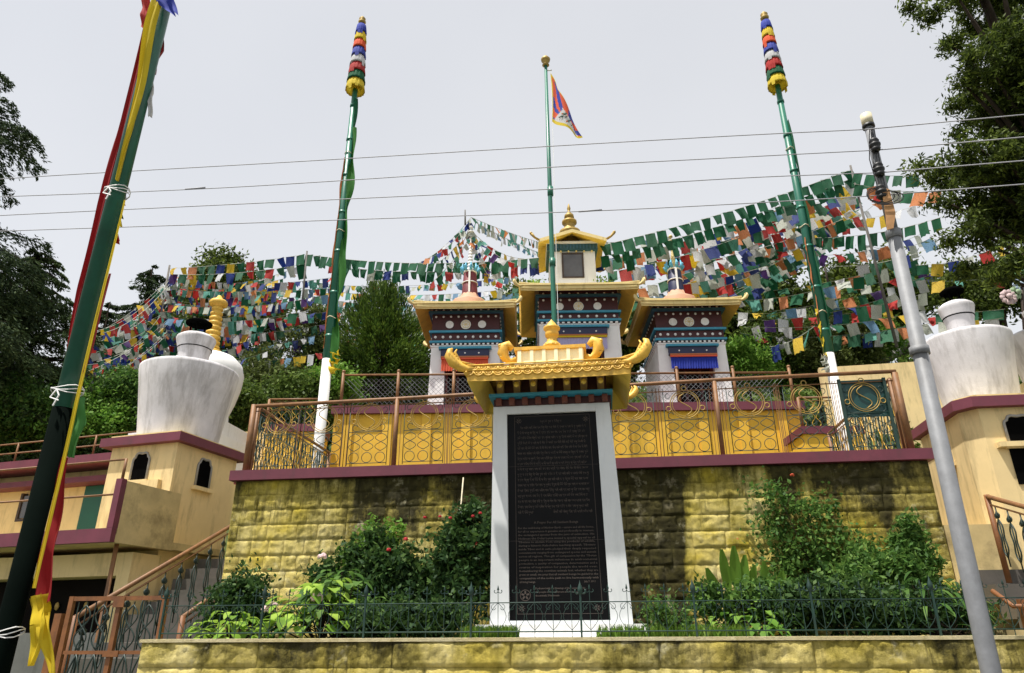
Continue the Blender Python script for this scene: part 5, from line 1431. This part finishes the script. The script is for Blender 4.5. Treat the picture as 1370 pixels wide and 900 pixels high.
S((722,352),(440,352),19.9,21.5,10,.33,['green','green','blue','green','red','green','white'],'green flag string with some blue, red and white flags left of the central shrine', gap=.99, jitter=.1)
S((410,337),(228,354),21.5,22,3,.36,['green','green','red','green','yellow','blue'],'green and mixed flag string between the two masts at the upper left', gap=1.05)
S((410,350),(228,362),21.5,22,5,.36,['green','blue','white','red','green','yellow'],'mixed flag string just below the top row between the two left masts', gap=1.05)
S((1142,236),(1232,240),20,19,2,.36,GR,'short level string of plain green flags right of the hilltop mast', gap=1.0, jitter=.1)
S((1144,250),(1262,262),20,18,4,.36,['green','orange','red','pale'],'short mixed string below the level green string right of the hilltop mast', gap=1.1)
S((1088,322),(1262,296),22,19,8,.36,GR,'green flag string at mid height crossing behind the steel pole', gap=1.0, jitter=.1)
MX = ['blue','white','red','green','yellow','blue','white','red','green','pale','teal','green']; FD = ['teal','white','red','green','pale','skyb','orange','green','blue','white','yellow']
G1 = 'mixed coloured prayer flag strings fanning from the hilltop mast'
ends = [(805,352),(812,366),(806,380),(820,398),(815,415),(840,432),(862,410),(880,445),(905,395),(900,372),(930,430),(960,400)]
for i, e in enumerate(ends):
    S((1146,246+i*3.2), e, 20.2+i*.35, 20.3+i*.3, 10+R.uniform(-4,10), .36, MX if i % 2 else FD, 'mixed coloured prayer flag string running from the hilltop mast down towards the right shrine', G1, gap=R.uniform(1.02,1.15), jitter=.25, skip=.04, scale_h=1.15)
for i in range(9):
    e = (800+i*19+R.uniform(-6,6), 345+i*5.5+R.uniform(-8,8)); b0 = (1060+R.uniform(-10,85), 275+i*7+R.uniform(-6,6))
    S(b0, e, 21+R.uniform(0,2.5), 20.5+R.uniform(0,2), R.uniform(6,14), R.uniform(.28,.36), MX if i % 2 else FD, 'mixed coloured prayer flag string running from the hilltop mast down towards the right shrine', G1, gap=1.04, jitter=.25, skip=.04, scale_h=1.15)
G2 = 'prayer flag strings low on the right hillside'
for i, (a, b_) in enumerate([((1000,395),(1230,352)),((1030,420),(1240,375)),((985,430),(1236,405)),((1000,440),(1240,420)),((1010,455),(1245,438)),((985,420),(1120,400)),((1110,360),(1240,340)),((1150,330),(1250,322)),((1090,300),(1180,270)),((1000,465),(1090,440)),((1235,372),(1370,345)),((1220,380),(1370,372)),((1225,360),(1350,330)),((1000,405),(1160,372)),((1020,432),(1200,398)),((1060,450),(1250,428)),((1100,415),(1245,395)),((1080,345),(1235,318)),((1050,310),(1230,280)),((1090,385),(1243,362)),((990,448),(1110,432))]):
    S(a, b_, 23+R.uniform(-1.5,2), 22+R.uniform(-2,2), R.uniform(5,14), .38, FD if i % 2 else MX, 'faded mixed prayer flag string hanging low over the right hillside', G2, gap=1.15, jitter=.35, skip=.12)
S((1250,424),(1345,420),14.5,14,2,.34,['red','green','red','green'],'red and green flag string just above the right incense burner', gap=1.02, jitter=.08, scale_h=.5)
S((1252,437),(1342,432),14.4,14,2,.32,['green','white','yellow','white'],'white and yellow flag string close behind the right incense burner', gap=1.15, jitter=.3)
G3 = 'dense prayer flag strings on the left hillside'
for i in range(37):
    y0 = 362+i*3.6+R.uniform(-4,4); y1 = 358+i*3.2+R.uniform(-6,8)
    xa = 226-i*.5+R.uniform(-8,8); xb = 410+R.uniform(-30,45)
    if i % 3 == 2: xb = 360+R.uniform(-30,30)
    YY = 21.5+R.uniform(0,4.5)-i*.03
    S((xa, y0), (xb, min(500, y1)), YY, YY+R.uniform(-1.5,1.5), R.uniform(4,18), R.uniform(.21,.30), MX if i % 3 else FD, 'mixed prayer flag string in the dense mass on the left hillside', G3, gap=1.08, jitter=.35, skip=.06, scale_h=1.15)
for i in range(22):
    y0 = 375+i*4+R.uniform(-5,5)
    S((228, y0-10), (122+R.uniform(-15,45), min(500,y0+45+R.uniform(-15,25))), 22, 19.5+R.uniform(-2,3), R.uniform(3,12), .26, MX, 'mixed prayer flag string sloping down into the cedars at the left', 'prayer flag strings sloping into the left cedars', gap=1.2, jitter=.4, skip=.1)
G4 = 'faded prayer flag strings behind the shrines'
for i in range(17):
    y0 = 372+i*5.0+R.uniform(-5,5)
    Yc = 27+R.uniform(0,6)
    S((405+R.uniform(-15,25), y0+R.uniform(-6,6)), (725+R.uniform(-45,15), y0-4+R.uniform(-10,10)), Yc, Yc-3, R.uniform(6,20), .30, ['teal','teal','pale','green','skyb'] if i % 2 == 0 and i < 8 else FD, 'faded prayer flag string far behind the left and central shrines', G4, gap=1.2, jitter=.35, skip=.1)
sp = pl((xl0+xl1)/2, YF+dpl/2, 0); tipL = at(625, 290, sp.y); tipL = Vector((sp.x, sp.y, tipL.z))
G5 = 'prayer flag strings fanning from the left shrine spire'
for i, e in enumerate([(558,352),(570,345),(586,350),(604,356),(650,352),(668,350),(690,352),(702,346),(596,375),(660,375),(575,380),(680,385)]):
    b_ = at(e[0], e[1], sp.y+R.uniform(-1.0,2.5)); string(tipL+Vector((0,0,-.12*i*.6)), b_, R.uniform(.08,.3), .24, MX, 'mixed prayer flag string fanning down from the spire of the left shrine', G5, gap=1.2, jitter=.3)
S((632,290),(725,325),20.2,26,4,.28,['teal','pale','green','orange'],'pale string of faded flags from the left spire towards the upper chamber roof', jitter=.3)
S((636,296),(722,338),20.2,27,5,.26,['teal','pale','white','skyb'],'lower pale string of faded flags between the left spire and the upper chamber', jitter=.3)
S((806,325),(900,318),26,27,3,.3,['white','pale','skyb','orange'],'far pale flag string just right of the upper chamber roof', jitter=.3)
# masts that hold the strings
def mast(label, p0, p1, Y0, Y1, r=.05, m_='rock'):
    a = at(*p0, Y0); b_ = at(*p1, Y1); t = MB(); t.tube([a, b_], [r, r*.7], 8); o = mk('flag_mast', t, M[m_]); tag(o, label, 'mast')
mast('slim leaning mast at the upper left end of the flag strings', (196,520), (228,350), 21.5, 22)
mast('slim dark mast in the middle of the left flag strings', (402,430), (412,333), 21.5, 21.5, .045)
mast('leaning mast on the hill behind the steel pole where flag strings meet', (1200,470), (1140,226), 20.5, 20)
mast('thin brown mast on the right hillside near the green prayer pole', (1112,400), (1101,344), 24, 24, .04, 'wood')
mast('thin mast rising beyond the left spire top of the left shrine', (624,300), (624,280), sp.y, sp.y, .03)

# ------------------------------------------------------------------ TREES
GT = 'trees on the hill behind the shrines'
def hill(px, Y): 
    p = at(px, 450, Y); return (p.x, Y, gh(p.x, Y))
# big dark cedar at far left top
conifer('dark cedar reaching in from the left edge, the tallest', at(-118,300,15).x, 15, 5.2, at(-100,70,15).z+0.5, 4.3, 20, LF['conifer'], None, 2600, .14)
conifer('feathery mid green cedar standing below and right of the tallest left cedar', at(35,400,17).x, 17, 3.6, at(40,332,17).z, 3.3, 19, LF['conifer2'], None, 2200, .13)
conifer('small dark cedar behind the left flag strings', at(190,420,30).x, 30, 8.5, at(190,352,30).z, 3.2, 13, LF['conifer'], None, 600, .22)
conifer('low dark cedar by the left flag mast', at(130,470,26).x, 26, 6, at(125,400,26).z, 3.2, 12, LF['conifer'], None, 600, .22)
tree('broadleaf_tree', 'rounded tree top peeping above the flags near the upper left', 'tree', hill(295,36), px_spheres([(285,352,18),(305,348,16),(298,372,28),(270,385,24),(325,385,24)],36,1), 9000, 130, .35, .26, LF['oak'], trunk_r=.25)
tree('cypress_tree', 'dense bright green bushy tree left of the left shrine', 'tree', (*at(515,500,23)[:2], 6.6), px_spheres([(512,388,14),(508,405,28),(512,430,44),(500,462,50),(535,470,46),(515,500,60),(480,500,40),(550,505,36)],23,1.2), 60000, 620, .13, .16, LF['cypress'], trunk_r=.2, flat=1.5, hollow=.5, asp=.25, lift=True)
tree('broadleaf_tree', 'small grey green tree beside the second green pole', 'tree', (*at(420,500,24)[:2], 7), px_spheres([(425,430,28),(410,460,30),(440,470,30),(420,500,38)],24,1), 16000, 200, .2, .14, LF['olive'], trunk_r=.12)
tree('bush', 'round olive bush left of the second green pole', 'bush', (*at(350,530,22)[:2], 6.3), px_spheres([(350,500,34),(325,515,26),(378,512,26),(350,530,40)],22,.8), 24000, 260, .16, .12, LF['olive'], trunk_r=.08)
for i, (px, py, r, Y, mt, lb) in enumerate([(60,560,40,17,'mid','wide green bush under the feathery left cedar'),(110,550,40,17.5,'mid','green bush between the near pole and the left burner'),(160,530,34,18.5,'garden','green bush just left of the left incense burner'),(20,545,40,16.5,'garden','dark green bush at the left edge above the house roof'),
    (400,535,36,19,'bush','low bright bush behind the left terrace corner'),(440,520,30,20,'mid','light green bush at the foot of the second green pole'),(315,535,26,18,'bush','small green bush between the burner and the terrace railing'),(600,520,30,24,'garden','dark bush between the left shrine and bushy tree'),
    (1000,490,34,22,'mid','bright green bush right of the right shrine'),(1035,470,44,23,'bush','dark leafy bush behind the right prayer pole'),(1085,480,40,23,'olive','olive bush left of the boundary wall'),(1130,465,34,24,'olive','grey green bush above the boundary wall'),(1165,455,26,25,'mid','small bright bush near the hillside rock'),(1120,440,40,26,'bush','tall loose bush behind the right prayer pole flags')]):
    small = px_spheres([(px,py,r),(px-r*.7,py+r*.3,r*.7),(px+r*.7,py+r*.3,r*.7),(px+r*.1,py-r*.5,r*.55)],Y,.5)
    tree('bush', lb, 'bush', (*at(px,py,Y)[:2], min(gh(at(px,py,Y).x,Y), small[0][0][2]-small[0][1]*.6)), small, 15000, 190, .16, .13, LF[mt], trunk_r=.06, limbs=8)
for i, (px, py, r, Y, mt, lb) in enumerate([(960,430,60,40,'oak','far dark tree right behind the right shrine flags'),(1035,400,60,42,'oak','far dark tree on the skyline behind the right prayer pole'),(1130,400,55,44,'oak','far hazy tree on the skyline near the leaning mast'),(1200,385,50,42,'oak','far tree on the skyline left of the large right tree'),(700,420,50,46,'oak','far tree hidden by flags behind the central shrine'),(330,420,60,42,'oak','far dark tree behind the dense left flags'),(250,430,60,40,'oak','far tree at the left behind the ringed spire'),(840,440,50,44,'oak','far tree between the central and right shrines')]):
    tree('hillside_tree', lb, 'tree', hill(px,Y), px_spheres([(px,py,r*.7),(px-r*.5,py+r*.3,r*.55),(px+r*.5,py+r*.25,r*.55),(px,py-r*.4,r*.45),(px,py+r*.6,r*.7)],Y,2), 11000, 170, .5, .34, LF[mt], GT, trunk_r=.3)
# big right tree
Yt = 10.5
sph = px_spheres([(1330,20,45),(1290,10,22),(1360,80,50),(1310,95,32),(1345,150,50),(1290,140,18),(1365,230,55),(1320,220,38),(1265,235,24),(1235,222,17),(1290,265,28),(1340,300,48),(1300,320,34),(1265,285,16),(1345,360,30),(1310,370,24),(1250,25,16),(1225,15,10),(1204,22,6),(1275,70,16),(1262,65,8),(1280,190,10),(1420,100,80),(1420,260,90),(1380,-30,60),(1300,-30,40)],Yt,1.0)
tree('broadleaf_tree', 'large dark leafy tree overhanging the right side of the picture', 'tree', (9.2, 11.5, 2.0), sph, 85000, 1000, .095, .10, LF['oak'], trunk_r=.28, limbs=90, flat=.6, asp=.32, up=.5, hollow=.3)
sph = px_spheres([(1280,385,30),(1330,390,34),(1370,385,40),(1300,410,22)],22,1)
tree('broadleaf_tree', 'dark tree behind the right incense burner', 'tree', (*at(1320,450,22)[:2],7), sph, 16000, 200, .25, .16, LF['oak'], trunk_r=.2)
# hillside undergrowth as one mass
pos = []
for _ in range(60000):
    y = 17+R.random()**1.4*32; x = R.uniform(-34, 34)*(.5+.5*min(1,y/34))
    pos.append((x, y, gh(x,y)+R.random()**2*.9))
pos = np.array(pos)
lx = (pos[:,0]-PO.x)*pc_+(pos[:,1]-PO.y)*ps_; ly = -(pos[:,0]-PO.x)*ps_+(pos[:,1]-PO.y)*pc_
keep = ~((lx > XL-1.4) & (lx < XR+.9) & (ly < 7.8)); pos = pos[keep]
q = leaf_quads(pos, .34, .6, .5); o = quad_mesh('undergrowth', q, LF['bush'], None, 'stuff'); o['label'] = 'green undergrowth covering the hillside'; o['category'] = 'undergrowth'
# rocks
for px, py, Y, s_, lb in ((1180,474,19.5,.42,'grey boulder on the hillside above the boundary wall'),(1212,466,19.8,.34,'smaller grey boulder beside the first near the steel pole')):
    for k_ in range(200):
        c = at(px,py,17.5+k_*.1)
        if c.z <= gh(c.x,c.y)+.25: break
    m = MB()
    s_ *= 2.0; m.sphere(c, s_, 0, 18, (1.3,1,.75)); m.v = [tuple(Vector(v_)+Vector((1,1,.9))*.55*s_*mnoise.noise(Vector(v_)*1.9)+Vector((1,1,1))*.22*s_*mnoise.noise(Vector(v_)*5)) for v_ in m.v]
    o = mk('boulder', m, M['rock'], smooth=False); tag(o, lb, 'rock')

# ------------------------------------------------------------------ GARDEN PLANTS
def big_leaf(m, c, ang, L, w_, rise, droop_, mi=0):
    d = Vector((math.cos(ang), math.sin(ang), 0)); s = Vector((-math.sin(ang), math.cos(ang), 0)); n = 6; vs = []
    for i in range(n+1):
        u = i/n; p = Vector(c)+d*(L*u*(1-.15*u))+Vector((0,0,rise*L*u-droop_*L*u*u)); ww = w_*math.sin(PI*min(1,.08+u*.92))**.8*.5
        vs += [p-s*ww+Vector((0,0,.18*ww)), p, p+s*ww+Vector((0,0,.18*ww))]
    m.add(vs, [(i*3+k, i*3+k+1, (i+1)*3+k+1, (i+1)*3+k) for i in range(n) for k in range(2)], mi, True)
def leafy_plant(label, x, y, z, h, n, L, w_, mat, spread=.25, name='leafy_plant', group=None):
    t = thing(name, label, 'plant', (x,y,z), group); m = MB(); st = MB()
    for i in range(n):
        a = R.uniform(0, 2*PI); q = R.random()**.7*spread; hh = h*(1-.6*(q/spread)**2)*R.uniform(.45,1)
        c = Vector((x+q*math.cos(a), y+q*math.sin(a), z+hh)); big_leaf(m, c, a+R.gauss(0,.5), L*R.uniform(.6,1.2), w_*R.uniform(.7,1.2), R.uniform(-.1,.5), R.uniform(.3,.9))
        if i % 4 == 0: st.tube([(x,y,z), c], [.008,.004], 4)
    mk('leaf_mass', m, mat, t); mk('stem', st, M['bark'], t)
    return t
def bloom(t, c, r, mat, n=22, name='flower'):
    m = MB(); c = Vector(c)
    for k in range(n):
        a = R.random()*2*PI; e = R.uniform(-.5,1.2); d = Vector((math.cos(a)*math.cos(e), math.sin(a)*math.cos(e), math.sin(e)))
        p = c+d*r*.6; m.sphere(p, r*.42, 0, 6, (1,1,.6))
    return mk(name, m, mat, t)
def shrub(label, pxl, Y, n, size, mat, name='shrub', z=1.46, group=None, asp=.5, hollow=.25, jit=.15, clr=.06):
    sp_ = px_spheres(pxl, Y, jit); c = sp_[-1][0]
    t = thing(name, label, 'plant', (c[0], Y, z), group)
    P_, cc, _ = crown_points(sp_, n, max(20, n//45), clr, .9, hollow); P_[:,2] = np.maximum(P_[:,2], z+.01); P_[:,1] = np.minimum(P_[:,1], 9.12)
    quad_mesh('foliage', leaf_quads(P_, size, .5, asp), mat, t)
    m = MB()
    for k in range(14):
        e_ = Vector(cc[R.randrange(len(cc))]); b_ = Vector((c[0]+R.uniform(-.05,.05), Y, z)); m.tube([b_, b_.lerp(e_,.5)+Vector((0,0,.06)), e_], [.012,.008,.003], 4)
    mk('stem', m, M['bark'], t); return t
# left bed
rose1 = shrub('tall rose bush with red roses beside the monument frame', [(628,708,34),(600,730,28),(650,722,22),(610,760,32),(640,760,28),(620,790,34)], 7.9, 7500, .075, LF['dark'], 'rose_bush')
for px, py in ((634,728),(600,692),(630,690),(586,690),(566,691),(640,686)): bloom(rose1, at(px,py,7.7), .034 if py > 700 else .022, M['rose'])
rose2 = shrub('bushy rose shrub with one red rose in the middle of the left flower bed', [(505,728,24),(480,750,26),(530,752,28),(500,770,34),(540,785,30),(505,800,30)], 8.0, 7500, .07, LF['dark'], 'rose_bush')
for px, py in ((517,734),(540,720)): bloom(rose2, at(px,py,7.8), .03, M['rose'])
shrub('light sprays of small leaves at the top of the left flower bed', [(495,715,18),(520,718,16),(460,745,18)], 8.2, 900, .06, LF['mid'])
hyd = leafy_plant('light green broad-leaved hydrangea in the left flower bed', -2.85, 7.35, 1.46, .72, 130, .20, .11, LF['light'], .55, 'hydrangea')
for px, py, r in ((420,797,.065),(352,812,.05),(362,806,.045),(428,742,.05)): bloom(hyd, at(px,py,7.05), r, M['pink'], 34)
leafy_plant('dark broad-leaved plant among the hydrangea leaves', -2.7, 7.5, 1.46, .8, 150, .17, .09, LF['garden'], .6)
leafy_plant('broad-leaved plant behind the hydrangea in the left flower bed', -2.9, 8.1, 1.46, .85, 110, .26, .12, LF['mid'], .5)
leafy_plant('yellow green low plant at the left end of the flower bed', -3.6, 7.0, 1.46, .35, 90, .16, .08, LF['light'], .38)
shrub('dark low shrub at the left end of the flower bed', [(300,800,22),(330,790,26),(290,815,20),(340,820,26)], 7.5, 4500, .06, LF['dark'])
shrub('dark foliage filling the front of the left bed', [(490,830,24),(540,828,28),(585,825,26)], 7.1, 5000, .06, LF['dark'])
shrub('dark undergrowth behind the roses against the wall', [(440,780,30),(560,780,34),(580,800,34),(470,800,34)], 8.4, 9000, .07, LF['dark'])
t = thing('bamboo_stake', 'thin pale stake standing against the stone wall above the roses', 'stake', (*at(612,690,8.9)[:2],1.5)); m = MB(); a_ = at(608,740,8.9); m.tube([a_, at(618,638,9.05)], .009, 5); mk('cane', m, M['capcream'], t); m = MB(); m.tube([at(611,690,8.95), at(613,680,8.95)], .014, 5); mk('tie', m, M['pole_white'], t)
# right bed
leafy_plant('bright green low leafy plant in the centre of the right bed', 1.35, 7.4, 1.46, .42, 130, .15, .08, LF['mid'], .5)
leafy_plant('dark leafy ground plant right beside the monument', .75, 7.4, 1.46, .28, 110, .13, .06, LF['garden'], .4)
for px, py, Y, lb in ((975,760,8.6,'upright plant with large paddle leaves against the right wall'),(1020,780,8.2,'single tall paddle leaf beside the larger paddle-leaved plant')):
    t = thing('canna_plant', lb, 'plant', (*at(px,py,Y)[:2],1.46)); n_ = 5 if px < 1000 else 2
    for k in range(n_):
        m = MB(); b_ = Vector((at(px,py,Y).x+R.uniform(-.04,.04), Y, 1.46)); tp_ = at(px+((k-2)*13 if n_ == 5 else k*16)+R.uniform(-3,3), py-14+abs(k-2 if n_ == 5 else k)*13+R.uniform(-5,5), Y)
        s_ = Vector((1,R.uniform(-.6,.6),0)).normalized(); vs = []; d = tp_-b_
        for i in range(11):
            u = i/10; p = b_+d*u*1.15+Vector((0,-.10*u*u,0)); ww = .008 if u < .5 else .008+.055*math.sin(PI*(u-.48)/.55)
            vs += [p-s_*ww, p+Vector((0,.02,0)), p+s_*ww]
        m.add(vs, [(i*3+q_, i*3+q_+1, (i+1)*3+q_+1, (i+1)*3+q_) for i in range(10) for q_ in range(2)], 0, True)
        mk('leaf', m, LF['mid'], t)
vine = shrub('straggling creeper climbing the mossy wall right of the bright patch', [(1030,660,24),(1060,690,34),(1030,720,28),(1100,700,30),(1080,740,40),(1140,735,28),(1050,770,40),(1110,780,40)], 9.02, 3800, .06, LF['garden'], 'creeper', jit=.03, asp=.6, hollow=.1, clr=.10)
bloom(vine, at(1058,640,8.95), .03, M['orangep'], 10); bloom(vine, at(984,724,8.95), .014, M['orangep'], 6)
fern = tree('conical_shrub', 'dense dark conical shrub in front of the right end of the wall', 'plant', (*at(1212,800,8.0)[:2],1.46), px_spheres([(1212,705,10),(1212,722,18),(1215,745,28),(1212,770,36),(1215,795,38)],8.0,.1), 11000, 260, .045, .065, LF['garden'], trunk_r=.03, flat=.8, asp=.4)
shrub('dark low shrubs in front of the right wall', [(1100,810,34),(1150,815,32),(1060,815,30),(1200,825,30),(1250,820,28),(1290,825,24)], 7.4, 12000, .06, LF['dark'])
shrub('small round-leaved herb near the front of the right bed', [(880,820,14),(905,832,12),(890,838,12)], 6.95, 900, .045, LF['garden'])
shrub('mid green foliage below the creeper in the right bed', [(1010,805,26),(980,820,22),(1040,800,24),(945,800,22)], 7.6, 5000, .06, LF['garden'])
leafy_plant('leafy plant with pointed leaves near the steel pole', 3.0, 7.4, 1.46, .7, 70, .24, .05, LF['garden'], .35)
leafy_plant('arching strap-leaved plant behind the steel pole', 3.35, 8.2, 1.46, .9, 60, .34, .04, LF['mid'], .25)
shrub('dark leafy shrub left of the conical shrub', [(1160,760,26),(1175,790,30),(1140,790,30)], 8.2, 5000, .06, LF['garden'])
# grass as stuff
n = 9000; xs_ = NR.uniform(-3.9, 3.5, n); ys_ = NR.uniform(6.66, 9.1, n)
gpos = np.stack([xs_, ys_, np.full(n, 1.50)], 1); o = quad_mesh('ground_cover', leaf_quads(gpos, .10, .2, .18, np.array([[0,0,1.2]]), .45), LF['grass'], None, 'stuff'); o['label'] = 'grass and weeds covering the garden bed'; o['category'] = 'grass'
n = 2500; xs_ = np.concatenate([NR.uniform(-1.3,-.8,1300), NR.uniform(-.1,.5,500), NR.uniform(.5,1.2,700)]); gpos = np.stack([xs_, NR.uniform(6.70,6.98,n), np.full(n,1.56)], 1)
o = quad_mesh('grass', leaf_quads(gpos, .17, .2, .10, np.array([[0,0,1.4]]), .35), LF['grass'], None, 'stuff'); o['label'] = 'bright grass at the foot of the monument'; o['category'] = 'grass'
print('flags', NF[0], 'objects', len(bpy.data.objects))
